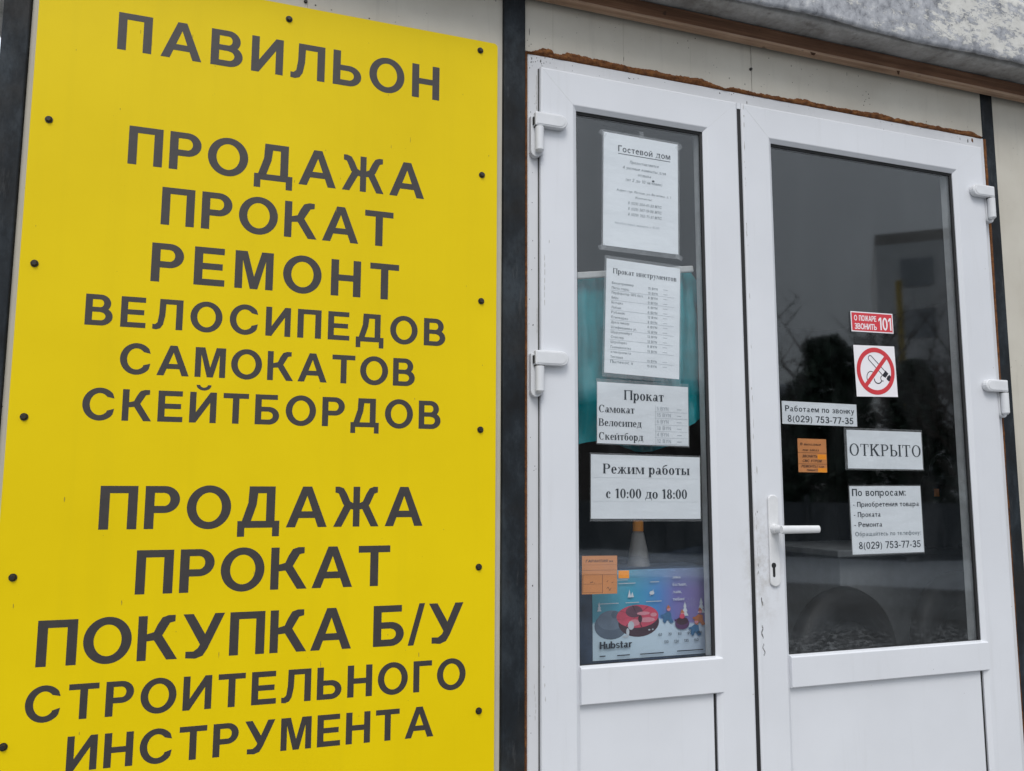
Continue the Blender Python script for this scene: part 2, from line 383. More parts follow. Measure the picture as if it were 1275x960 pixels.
SANS['Ж'] = sc(SANS['Ж'], .84)
def serif_font(B, th, sh, ov):       # B stem, th thin stroke, sh serif height, ov serif overhang
    X = .69
    def st(x, y0, y1, top=True, bot=True, wd=None):
        wd = wd or B; o = [R(x, y0, x+wd, y1)]
        if bot: o.append(R(x-ov, y0, x+wd+ov, y0+sh))
        if top: o.append(R(x-ov, y1-sh, x+wd+ov, y1))
        return o
    def ring(cx, cy, rx, ry, a0=0, a1=360, n=24): return arc(cx, cy, rx, ry, max(rx-B, .02), ry-th, a0, a1, n)
    def two(wd, H, extra): return (wd, st(ov, 0, H) + st(wd-ov-B, 0, H) + extra)
    def brl(x, wd, H):
        return [[(x+B, sh), (x+wd-B, H-sh-th*1.8), (x+wd-B, H-sh), (x+B, sh+th*1.8)]]
    F = {}
    F['п'] = two(.84, X, [R(ov+B, X-sh-.01, .84-ov-B, X)]); F['н'] = two(.84, X, [R(ov+B, .32, .84-ov-B, .32+th+.01)])
    F['и'] = two(.86, X, brl(ov, .86-2*ov, X)); F['й'] = (.86, F['и'][1] + arc(.43, .93, .16, .14, .10, .09, 180, 360, 10))
    F['р'] = (.76, st(ov, -.30, X) + ring(.42, .345, .30, .36, -150, 150))
    F['о'] = (.70, ring(.35, .345, .33, .36))
    F['с'] = (.60, ring(.33, .345, .31, .36, 55, 315) + arc(.46, .52, .09, .09, .005, .005, 0, 360, 10))
    F['е'] = (.62, ring(.32, .345, .31, .36, 0, 318) + [R(.16, .34, .62, .34+th+.01)])
    F['а'] = (.68, [R(.38, 0.04, .38+B, .50), R(.38+B*.6, 0, .68, .06)] + arc(.34, .48, .24, .21, .06, .155, 0, 160, 14) + arc(.25, .19, .23, .2, .07, .15, 0, 360, 20))
    F['к'] = (.80, st(ov, 0, X) + [[(ov+B, .30), (ov+B, .38), (.55, .66), (.70, .66), (.70, .58), (.58, .56)], [(ov+B+.06, .36), (.28+B, .44), (.72, .05), (.80, .05), (.80, 0), (.55, 0), (.50, .05)]])
    F['т'] = (.66, st(.33-B/2, 0, X, top=False) + [R(.02, X-sh-.005, .64, X), R(.02, X-.2, .02+th, X), R(.64-th, X-.2, .64, X)])
    F['м'] = (1.02, st(.05, 0, X, wd=th*1.3) + st(.97-B, 0, X) + [[(.05, X), (.05+B, X), (.54, .14), (.49, 0)], [(.97-B, X), (.97-B+.02, X-.08), (.52, .02), (.49, 0), (.50, .10)]])
    F['у'] = (.74, [[(.04, X), (.04+B, X), (.46, .18), (.37, .02)], [(.62, X), (.67, X), (.34, -.2), (.22, -.3), (.06, -.28), (.06, -.18), (.20, -.19), (.30, -.10)], R(0, X-sh, B+.12, X), R(.52, X-sh, .74, X)])
    F['в'] = (.68, st(ov, 0, X) + arc(.36, .52, .25, .17, .25-B*.9, .12, -90, 90, 12) + arc(.37, .185, .28, .185, .28-B, .135, -90, 90, 12) + [R(ov, .33, .38, .385), R(ov, 0, .38, .05), R(ov, X-.05, .38, X)])
    F['л'] = (.80, st(.80-ov-B, 0, X) + [R(.20, X-sh, .80-ov-B, X), [(.0, 0), (.14, 0), (.24, .16), (.31, X), (.25, X), (.17, .2), (.10, .12), (0, .13)]])
    F['д'] = (.80, [R(.0, 0, .80, .06), R(0, -.2, .06, 0), R(.74, -.2, .80, 0), R(.70-B, .06, .70, X), R(.18, X-sh, .78, X), [(.08, .06), (.16, .06), (.28, .3), (.31, X), (.24, X), (.20, .3)]])
    F['б'] = (.72, ring(.36, .33, .33, .345) + [[(.04, .33), (.04+B*.6, .45), (.17, .75), (.34, .87), (.62, .92), (.63, 1.02), (.34, .98), (.14, .86), (.05, .66)]])
    F['ж'] = (1.08, st(.54-B/2, 0, X) + [[(.54+B/2, .30), (.54+B/2, .38), (.85, .66), (.99, .66), (.99, .58), (.88, .56)], [(.68, .34), (.76, .44), (1.0, .05), (1.08, .05), (1.08, 0), (.87, 0)], mir([(.54+B/2, .30), (.54+B/2, .38), (.85, .66), (.99, .66), (.99, .58), (.88, .56)], 1.08), mir([(.68, .34), (.76, .44), (1.0, .05), (1.08, .05), (1.08, 0), (.87, 0)], 1.08)])
    F['ы'] = (1.0, st(ov, 0, X) + arc(.34, .19, .28, .195, .28-B, .145, -90, 90, 12) + [R(ov, .335, .36, .385), R(ov, 0, .36, .05)] + st(1.0-ov-B, 0, X))
    F['П'] = two(1.08, 1, [R(ov+B, 1-sh-.01, 1.08-ov-B, 1)])
    F['Р'] = (.86, st(ov, 0, 1) + arc(.44, .73, .38, .27, .38-B, .27-th, -90, 90, 16) + [R(ov, .46, .46, .46+th), R(ov, 1-th, .46, 1)])
    F['В'] = (.92, st(ov, 0, 1) + arc(.46, .76, .33, .24, .33-B, .24-th, -90, 90, 14) + arc(.48, .265, .40, .265, .40-B, .265-th, -90, 90, 14) + [R(ov, .50, .50, .50+th), R(ov, 0, .5, th), R(ov, 1-th, .48, 1)])
    F['С'] = (.96, arc(.50, .5, .47, .52, .47-B, .52-th, 48, 312, 26) + [[(.80, .66), (.86, .66), (.86, 1.0), (.80, .98), (.72, .88)]])
    F['О'] = (1.04, arc(.52, .5, .49, .52, .49-B, .52-th, 0, 360, 36))
    F['Т'] = (.92, st(.46-B/2, 0, 1, top=False) + [R(.03, 1-sh, .89, 1), R(.03, .74, .03+th, 1), R(.89-th, .74, .89, 1)])
    F['К'] = (1.06, st(ov, 0, 1) + [[(ov+B, .46), (ov+B, .56), (.66, .95), (.60, .95), (.60, 1), (1.0, 1), (1.0, .95), (.86, .93)], [(.36, .55), (.48, .66), (.94, .05), (1.06, .05), (1.06, 0), (.72, 0)]])
    F['Ы'] = (1.24, st(ov, 0, 1) + arc(.44, .27, .36, .275, .36-B, .275-th, -90, 90, 14) + [R(ov, .49, .46, .49+th), R(ov, 0, .46, th)] + st(1.24-ov-B, 0, 1))
    F['1'] = (.56, st(.22, 0, 1, top=False) + [[(.22, 1), (.06, .86), (.06, .80), (.22, .84)]])
    F['0'] = (.70, arc(.35, .5, .33, .51, .33-B, .51-th, 0, 360, 26))
    F['8'] = (.70, arc(.35, .75, .27, .26, .27-B*.8, .26-th, 0, 360, 20) + arc(.35, .26, .32, .275, .32-B, .275-th, 0, 360, 20))
    F[':'] = (.30, arc(.15, .1, .10, .10, .005, .005, 0, 360, 12) + arc(.15, .56, .10, .10, .005, .005, 0, 360, 12))
    return F
SERIF_B = serif_font(.215, .055, .055, .06)
SERIF = serif_font(.175, .06, .05, .085)
SPACE = {'sans': .34, 'serif': .36}

def set_line(mb, font, text, x0, x1, z, cap, y, m=0, space=.36, only=None):
    """text set from x0 to x1 on base line z, capital height cap, facing -y"""
    ws = [space if c == ' ' else font[c][0] for c in text]
    n = len(text)-1
    tr = ((x1-x0)/cap - sum(ws))/n
    squeeze = 1.0
    if tr < .03:
        tr = .06; squeeze = (x1-x0)/cap/(sum(ws)+tr*n)
    x = x0
    for ci, (c, wd) in enumerate(zip(text, ws)):
        if c != ' ' and (only is None or only[0] <= ci < only[1]):
            k = 0
            for p in font[c][1]:
                if isinstance(p, tuple):
                    for q in p[1]: mb.face([(x+px*cap*squeeze, y-.00003*k, z+pz*cap) for px, pz in q], m)
                else: mb.face([(x+px*cap*squeeze, y-.00003*k, z+pz*cap) for px, pz in p], m)
                k += 1
        x += (wd+tr)*cap*squeeze

def _plain():
    B, th = .165, .14
    F = dict(serif_font(B, th, th, 0.0)); X = .70
    for c in 'АБГДЕЖЗИЙКЛМНОПРСТУВЬ/': F[c] = SANS[c]
    F['Ш'] = (1.05, [R(0, 0, B, 1), R(.44, 0, .44+B, 1), R(.89, 0, .89+B, 1), R(0, 0, 1.05, th)])
    F['Т'] = SANS['Т']
    F['т'] = (.56, [R(0, X-th, .56, X), R(.28-B/2, 0, .28+B/2, X-th)])
    F['г'] = (.46, [R(0, 0, B, X), R(B, X-th, .46, X)])
    F['к'] = (.62, [R(0, 0, B, X), [(B, .29), (B, .42), (.40, X), (.60, X), (.30, .35)], [(.22, .36), (.34, .44), (.64, 0), (.45, 0)]])
    F['ж'] = (.90, [R(.37, 0, .53, X), [(.53, .29), (.53, .42), (.68, X), (.87, X), (.62, .35)], [(.55, .36), (.66, .44), (.92, 0), (.74, 0)], mir([(.53, .29), (.53, .42), (.68, X), (.87, X), (.62, .35)], .9), mir([(.55, .36), (.66, .44), (.92, 0), (.74, 0)], .9)])
    F['м'] = (.80, [R(0, 0, .14, X), R(.66, 0, .80, X), [(.14, X), (.22, X), (.40, .24), (.40, 0), (.33, 0), (.14, .48)], mir([(.14, X), (.22, X), (.40, .24), (.40, 0), (.33, 0), (.14, .48)], .80)])
    F['у'] = (.62, [[(.46, X), (.62, X), (.36, -.08), (.24, -.27), (.04, -.27), (.04, -.14), (.18, -.13), (.26, .04)], [(0, X), (.17, X), (.36, .20), (.26, .02)]])
    F['з'] = (.56, [('strip', [[(x*.75, y*.70) for x, y in q] for q in p[1]]) if isinstance(p, tuple) else [(x*.75, y*.70) for x, y in p] for p in SANS['З'][1]])
    F['ь'] = (.60, [R(0, 0, B, X), R(B, .30, .34, .30+th), R(B, 0, .34, th)] + arc(.33, .22, .27, .22, .27-B, .08, -90, 90, 10))
    F['ы'] = (.84, F['ь'][1] + [R(.68, 0, .84, X)])
    F['я'] = (.62, [R(.62-B, 0, .62, X), R(.26, X-th, .47, X), R(.26, .28, .47, .28+th), [(.0, 0), (.18, 0), (.36, .30), (.22, .30)]] + arc(.28, .49, .25, .21, .10, .08, 90, 270, 10))
    F['ф'] = (.96, [R(.40, -.28, .56, 1.0)] + arc(.30, .345, .29, .36, .14, .23, 0, 360, 20) + arc(.66, .345, .29, .36, .14, .23, 0, 360, 20))
    F['ш'] = (.86, [R(0, 0, B, X), R(.35, 0, .35+B, X), R(.70, 0, .70+B, X), R(0, 0, .86, th)])
    F['щ'] = (.94, F['ш'][1] + [R(.86, -.16, .96, th)])
    F['ц'] = (.68, [R(0, 0, B, X), R(.43, 0, .43+B, X), R(0, 0, .66, th), R(.58, -.16, .70, th)])
    F['х'] = (.62, [[(0, 0), (.18, 0), (.62, X), (.44, X)], [(.44, 0), (.62, 0), (.18, X), (0, X)]])
    F['ч'] = (.58, [R(.42, 0, .58, X), R(0, .38, B, X), R(.04, .27, .42, .27+th)])
    F['ю'] = (.90, [R(0, 0, B, X), R(B, .29, .36, .42)] + arc(.60, .345, .30, .36, .14, .23, 0, 360, 20))
    F['й'] = (.62, [R(0, 0, B, X), R(.46, 0, .62, X), [(B, 0), (.46, .46), (.46, X), (B, .24)]] + arc(.31, .93, .17, .15, .09, .07, 180, 360, 10))
    F['и'] = (.62, F['й'][1][:3])
    F['п'] = (.60, [R(0, 0, B, X), R(.60-B, 0, .60, X), R(B, X-th, .60-B, X)])
    F['н'] = (.60, [R(0, 0, B, X), R(.60-B, 0, .60, X), R(B, .28, .60-B, .28+th)])
    F['2'] = (.66, arc(.33, .70, .31, .31, .15, .17, -28, 175, 16) + [[(.0, 0), (.0, .12), (.44, .60), (.60, .54), (.24, .14), (.24, 0)], R(.2, 0, .66, .14)])
    F['3'] = (.66, [('strip', [[(x*.9, y) for x, y in q] for q in p[1]]) if isinstance(p, tuple) else [(x*.9, y) for x, y in p] for p in SANS['З'][1]])
    F['4'] = (.68, [R(.40, 0, .56, 1), R(0, .22, .68, .36), [(0, .36), (.14, .36), (.44, .80), (.44, 1), (.40, 1)]])
    F['5'] = (.66, arc(.30, .33, .34, .34, .17, .20, -165, 130, 20) + [R(.10, .86, .60, 1), [(.04, .46), (.20, .44), (.26, .90), (.12, .98)]])
    F['6'] = (.66, arc(.33, .32, .33, .33, .17, .19, 0, 360, 22) + [[(0, .32), (.16, .36), (.20, .60), (.32, .86), (.58, .82), (.60, .96), (.36, 1.01), (.12, .86), (.02, .6)]])
    F['9'] = (.66, [('strip', [[(.66-x, 1-y) for x, y in q] for q in p[1]]) if isinstance(p, tuple) else [(.66-x, 1-y) for x, y in p] for p in F['6'][1]])
    F['7'] = (.62, [R(0, .86, .62, 1), [(.14, 0), (.31, 0), (.62, .80), (.62, .86), (.45, .86)]])
    F['1'] = (.46, [R(.24, 0, .40, 1), [(.24, 1), (.24, .82), (.03, .68), (.03, .82)]])
    F['('] = (.32, arc(.46, .38, .44, .66, .30, .60, 120, 240, 12)); F[')'] = (.32, arc(-.14, .38, .44, .66, .30, .60, -60, 60, 12))
    F['-'] = (.36, [R(.02, .28, .34, .42)]); F['.'] = (.18, [R(0, 0, .17, .17)]); F[','] = (.18, [[(0, .16), (.17, .16), (.17, 0), (.08, -.18), (0, -.16)]])
    F[':'] = (.20, [R(.02, 0, .19, .17), R(.02, .52, .19, .69)])
    F['ё'] = (.62, F['е'][1] + [R(.14, .84, .26, .96), R(.38, .84, .50, .96)])
    F['э'] = (.60, arc(.27, .345, .31, .36, .15, .22, -140, 140, 18) + [R(.18, .30, .50, .42)])
    F['Я'] = (.80, [('strip', [[(.80-x, y) for x, y in q] for q in p[1]]) if isinstance(p, tuple) else [(.80-x, y) for x, y in p] for p in SANS['Р'][1]] + [[(.0, 0), (.24, 0), (.50, .42), (.30, .42)]])
    F['в'] = (.60, [R(0, 0, B, X), R(B, 0, .36, .12), R(B, .295, .36, .405), R(B, .58, .34, X)] + arc(.34, .545, .22, .155, .07, .04, -90, 90, 10) + arc(.35, .20, .25, .20, .09, .085, -90, 90, 10))
    F['B'] = SANS['В']; F['H'] = SANS['Н']
    F['Y'] = (.84, [R(.33, 0, .51, .45), [(0, 1), (.20, 1), (.42, .62), (.51, .42), (.33, .42)], [(.84, 1), (.64, 1), (.42, .62), (.33, .42), (.51, .42)]])
    F['N'] = (.80, [R(0, 0, .18, 1), R(.62, 0, .80, 1), [(.18, 1), (.18, .70), (.62, 0), (.62, .30)]])
    F['S'] = (.80, arc(.38, .73, .34, .28, .17, .13, 20, 270, 18) + arc(.40, .28, .36, .29, .18, .14, -160, 90, 18)); F['D'] = (.86, [R(0, 0, .18, 1)] + arc(.36, .5, .48, .5, .29, .35, -90, 90, 18) + [R(.18, 0, .38, .15), R(.18, .85, .38, 1)])
    F['u'] = (.60, [R(0, .16, B, X), R(.60-B, 0, .60, X), R(.06, 0, .44, th)]); F['b'] = (.66, [R(0, 0, B, 1)] + arc(.36, .345, .30, .36, .14, .21, -150, 150, 20))
    F['s'] = (.54, [('strip', [[(x*.70, y*.70) for x, y in q] for q in p[1]]) for p in F['S'][1]])
    F['t'] = (.40, [R(.10, 0, .10+B, .92), R(0, .56, .40, X), R(.2, 0, .40, th)]); F['a'] = F['а']; F['r'] = (.42, [R(0, 0, B, X), [(B, .42), (B, .64), (.30, .71), (.42, .70), (.42, .54), (.28, .55)]])
    return F
PLAIN = _plain()
def set_text(mb, text, x0, x1, z, cap, y, m=0, strike=1, shear=0, bold=.03, slope=0):
    """plain sans text; x1 None keeps the natural width, shear slants it"""
    ws = [.34 if c == ' ' else PLAIN[c][0] for c in text]; tr = .11; n = len(text)-1
    nat = sum(ws)+tr*n; q = 1.0 if x1 is None else (x1-x0)/cap/nat
    if q > 1.38: tr += (q-1.38)*nat/max(n, 1)/1.38; q = 1.38
    x = x0
    for c, wd in zip(text, ws):
        k = 0
        for p in (PLAIN[c][1] if c != ' ' else ()):
            for f in (p[1] if isinstance(p, tuple) else [p]):
                mb.face([(x+(px*q+shear*pz)*cap, y-.00003*k, z+pz*cap) for px, pz in f], m)
            k += 1
        x += (wd+tr)*cap*q

# ================================================================== GROUND
def ground():
    t = NT('slushy_asphalt')
    a = t.noise(.6, 7, .6); b = t.noise(40, 5, .7); c2 = t.noise(3.5, 6, .6)
    c = t.ramp(b, [(.3, (.05, .05, .05)), (.7, (.10, .10, .098))])
    c = t.mix(t.ramp(t.math('ADD', t.math('MULTIPLY', a, .6), t.math('MULTIPLY', c2, .4)), [(.40, 0), (.75, 1)]), c, (.20, .215, .23))
    t.col(c); t.rough(.75); t.bump(b, .4, .01); t.done('ground')
    mb = MB(); n = 30
    mb.face([(-900, -900, 0), (900, -900, 0), (900, 900, 0), (-900, 900, 0)])
    tag(mb.build('ground', 'ground'), kind='structure')
ground()
plain('concrete', (.30, .295, .28), .9, .2, 12, bump=.4)
mb = MB().box(.55, 2.3, -1.0, -.02, 0, .24)
tag(mb.build('doorstep', 'concrete', bevel=.012), 'low concrete doorstep below the white double doors', 'step')

# ================================================================== KIOSK
kiosk = empty('kiosk', (.9, 1.5, 0), 'cream panelled shop pavilion with dark steel posts and peeling roof edge', 'shop')
XL, XR, YB = -.405, 4.30, 3.2
mb = MB()
mb.box(XL, XR, .012, YB, .0, .30)                                  # plinth
mb.build('plinth', 'concrete', kiosk)
mb = MB()
mb.box(XL, .680, .030, .070, .3, 2.70); mb.box(2.160, XR, .030, .070, .3, 2.70); mb.box(.680, 2.160, .030, .070, 2.515, 2.70)   # front core
mb.box(XL, XL+.05, .070, YB, .3, 2.70); mb.box(XR-.05, XR, .070, YB, .3, 2.70); mb.box(XL+.05, XR-.05, YB-.05, YB, .3, 2.70)
mb.build('wall', ['cream'], kiosk)
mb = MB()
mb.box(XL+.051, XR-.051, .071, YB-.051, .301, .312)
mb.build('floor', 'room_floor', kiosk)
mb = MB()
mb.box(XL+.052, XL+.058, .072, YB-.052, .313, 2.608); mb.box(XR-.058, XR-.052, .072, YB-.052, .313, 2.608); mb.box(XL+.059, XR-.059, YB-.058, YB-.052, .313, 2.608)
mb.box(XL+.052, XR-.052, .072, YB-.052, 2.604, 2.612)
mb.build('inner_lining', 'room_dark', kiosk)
# front lining boards with fine joints
def boards(name, edges, z0, z1, y0=.002, y1=.028, marks=0, spots=()):
    mb = MB()
    for a, b in zip(edges[:-1], edges[1:]): mb.box(a+.0002, b-.0002, y0, y1, z0, z1)
    rr = random.Random(int(edges[0]*1000)); mk = []
    for k in range(marks):
        q = rr.uniform(.0004, .0012); mk.append((rr.uniform(edges[0]+.01, edges[-1]-.01), rr.uniform(2.51, 2.63), q, q*rr.uniform(.8, 3)))
    for x, z, a, b in mk+list(spots):
        mb.prism([(x+a*math.cos(k), z+b*math.sin(k)) for k in range(6)], y0-.0003, y0+.0002, 1)
    return mb.build(name, ['cream', 'seam_dirt'], kiosk)
boards('lining', [-.3698, .1623, .6205], .3, 2.69, marks=14, spots=[(.30, 2.512, .002, .0015), (.215, 2.515, .002, .001), (.18, 2.519, .002, .002), (.36, 2.515, .001, .001)])
boards('lining', [.678, .752, .9452, 1.1414, 1.3287], 2.506, 2.69, .0025, marks=16, spots=[(.690, 2.556, .0007, .010), (.6845, 2.533, .0012, .001), (.946, 2.533, .0006, .006)])
boards('lining', [1.3297, 2.1475], 2.506, 2.69, .0025, marks=12, spots=[(1.715+.012*math.sin(k*2.4), 2.575-.006*k, .0012, .0014+.0008*(k % 2)) for k in range(8)]+[(1.65, 2.617, .0007, .006), (1.69, 2.618, .0006, .004), (1.46, 2.607, .001, .003)])
boards('lining', [2.199, 2.62, 3.0, 3.4, 3.8, 4.25], .3, 2.69, .006)
for x, z in ((1.3265, 2.573), (.158, 2.523)):
    mb = MB().tube((x, .003, z), (x, -.0025, z), .0042, .0034, 12); mb.build('screw', 'screw_black', kiosk)
# steel posts
for a, b, yf in ((-.4185, -.3705, -.008), (.6215, .6765, -.008), (2.1480, 2.1985, .0035)):
    mb = MB().box(a, b, yf, .055, .0, 2.695); mb.build('steel_post', 'steel', kiosk, bevel=.003)
# ragged mounting foam round the door frame
def foam_top():
    rnd = random.Random(3)
    key = [(.677, .003), (.695, .005), (.705, .011), (.725, .019), (.748, .021), (.753, .011), (.775, .013), (.79, .021), (.84, .018), (.90, .018), (.97, .014), (1.03, .018), (1.07, .014), (1.12, .017), (1.17, .019), (1.21, .010), (1.245, .004), (1.268, .013), (1.29, .011), (1.33, .008), (1.38, .010), (1.45, .010), (1.50, .017), (1.53, .012), (1.60, .011), (1.70, .013), (1.755, .018), (1.80, .012), (1.90, .011), (2.00, .011), (2.07, .012), (2.10, .016), (2.125, .007), (2.138, .002)]
    rows = []; n = 520
    for i in range(n+1):
        x = .677+(2.137-.677)*i/n
        for (xa, ha), (xb, hb) in zip(key[:-1], key[1:]):
            if xa <= x <= xb: h = ha+(hb-ha)*(x-xa)/(xb-xa); break
        h = max(.0015, h*1.12 + .0032*noise.noise((x*60, 0, 0)) + .0022*noise.noise((x*170, 3, 0)) + .0012*rnd.uniform(-1, 1))
        r = []
        for k in range(7):
            t = k/6; z = 2.4965+(h+.0025)*t
            y = .0022 - .007*math.sin(math.pi*min(1, t*1.0))**.6 - .0035*noise.noise((x*45, t*3, 5)) * math.sin(math.pi*t)
            if k in (0, 6): y = .0035
            r.append((x, y, z))
        rows.append(r)
    mb = MB().grid(rows); return mb.build('mounting_foam', 'foam', kiosk)
foam_top()
def foam_side(xa, xb0, z0, z1, seed, taper=1.0):
    rows = []
    for i in range(401):
        z = z0+(z1-z0)*i/400; e = .0012*noise.noise((seed, z*40, 0))+.0018*noise.noise((seed, z*9, 3))*(taper < 1)
        xb = xa+(xb0-xa)*(taper+(1-taper)*min(1, max(0, (z-1.3)/.9)))
        rows.append([(xa, .006, z), (xa+.0008, .001+e, z), ((xa+xb)/2, -.0015+e*1.5, z), (xb-.0008+e, .001, z), (xb+e, .006, z)])
    return MB().grid(rows).build('mounting_foam', 'foam', kiosk)
foam_side(.6768, .6848, .3, 2.4985, 1); foam_side(2.1478, 2.1590, .3, 2.4985, 9, .06)
MB().box(.6766, 2.1369, .012, .028, 2.494, 2.512).build('packing', 'seam_dirt', kiosk)
# eave: batten, soffit, peeling roof edge
mb = MB().box(XL-.02, 4.6, -.030, -.0085, 2.6425, 2.6805); mb.build('eave_batten', 'batten_wood', kiosk, bevel=.002)
mb = MB().box(XL-.02, 4.6, -.0335, -.0085, 2.6340, 2.6420); mb.build('eave_batten', 'lit_batten_wood', kiosk, bevel=.0015)  # added slat: the batten's bounce-lit underside put into a paler wood colour
def eave():
    sof = []; fas = []; n = 640
    for i in range(n+1):
        x = -.60+5.3*i/n
        wv = .0050*math.sin(x*9.5+.6)+.0045*noise.noise((x*5, 0, 0))+.002*noise.noise((x*19, 0, 4)); k = .0018*noise.noise((x*60, 1, 0))
        sof.append([(x, y, z+k*q+.002*noise.noise((x*14, y*60, 2))) for y, z, q in ((.0, 2.684, 0), (-.031, 2.6835, 0), (-.055, 2.6835, .6), (-.08, 2.683, 1), (-.092, 2.683+wv*.2, 1), (-.099, 2.6845+wv*.3, 1), (-.0995, 2.7005, 0))])
        pr = [(-.1178, 2.700), (-.1180, 2.683+wv), (-.1195, 2.6772+wv+k), (-.123, 2.6755+wv+k), (-.1275, 2.6775+wv+k), (-.1305, 2.684+wv+k*.5), (-.132, 2.700+wv*.8), (-.135, 2.73+wv*.5), (-.139, 2.77+wv*.3), (-.146, 2.84), (-.150, 2.90), (-.10, 2.915), (.0, 2.92)]
        fas.append([(x, y-.0025*noise.noise((x*11, z*16, 7)), z) for y, z in pr])
    MB().grid(sof).build('soffit', 'soffit', kiosk, smooth=True)
    return MB().grid(fas).build('roof_edge', 'peel', kiosk, smooth=True)
eave()
mb = MB().box(-.60, 4.70, .001, YB+.25, 2.700, 2.905); mb.build('roof', 'soffit', kiosk)
for x, a, b in ((1.505, .009, .006), (1.80, .005, .009)):
    MB().prism([(x-a, 2.6350), (x-a*.6, 2.634-b), (x+a*.3, 2.634-b*1.1), (x+a, 2.6350)], -.0350, -.0338).build('foam_drip', 'foam_dark', kiosk)
# outer door frame
FX0, FX1, FZ0, FZ1 = .6848, 2.1475, .31, 2.4985
def chips(mb, spots, y, m, seed=1):
    rnd = random.Random(seed)
    for x, z, sx, sz in spots:
        pts = []
        for k in range(9):
            t = 2*math.pi*k/9; q = rnd.uniform(.55, 1.2); pts.append((x+sx*q*math.cos(t), z+sz*q*math.sin(t)))
        mb.prism(pts, y-.0003, y+.0002, m)
def outer_frame():
    mb = MB()
    r = lambda d: (FX0+d, FX1-d, FZ0+d*.4, FZ1-d)
    mb.sweep([(r(0), .06), (r(0), .0015), (r(.002), 0), (r(.050), 0), (r(.052), .0015), (r(.052), .06), (r(0), .06)])
    rnd = random.Random(11)
    sp = [(rnd.uniform(.69, .73) if k % 2 else rnd.uniform(.69, 1.28), rnd.uniform(2.468, 2.495), rnd.uniform(.0006, .0016), rnd.uniform(.0006, .002)) for k in range(26)]
    sp += [(rnd.uniform(1.3, 2.12), rnd.uniform(2.467, 2.495), rnd.uniform(.0005, .0013), rnd.uniform(.0005, .0013)) for k in range(12)]
    sp += [(rnd.uniform(.688, .708), rnd.uniform(.9, 2.45), rnd.uniform(.0005, .001), rnd.uniform(.0005, .0016)) for k in range(22)]
    sp += [(.695, 2.487, .0012, .004), (.718, 2.484, .002, .0045), (.690, 2.462, .001, .002), (.692, 2.35, .0008, .002), (1.226, 2.4875, .002, .003), (.96, 2.482, .003, .001), (.972, 2.483, .002, .001), (1.80, 2.489, .001, .0018), (2.085, 2.482, .002, .006), (2.055, 2.484, .001, .004), (.6985, 1.83, .0016, .002), (.697, 1.235, .0016, .002), (1.31, 2.475, .0012, .006)]
    chips(mb, sp, 0.0, 1, 4); chips(mb, [(2.103, 2.486, .0035, .007)], 0.0, 2, 5)
    chips(mb, [(.7075+.001*math.sin(k*2.1), 2.44-.0125*k, .0009, .008) for k in range(7)] + [(.7085, 1.865-.012*k, .0008, .007) for k in range(5)] + [(.703+.002*math.sin(k), .95+.013*k, .0006, .006) for k in range(6)], 0.0, 3, 6)
    return mb.build('door_frame', ['dirty_white_plastic', 'seam_dirt', 'foam', 'grime'], kiosk)
plain('grime', (.40, .39, .37), .8)
outer_frame()
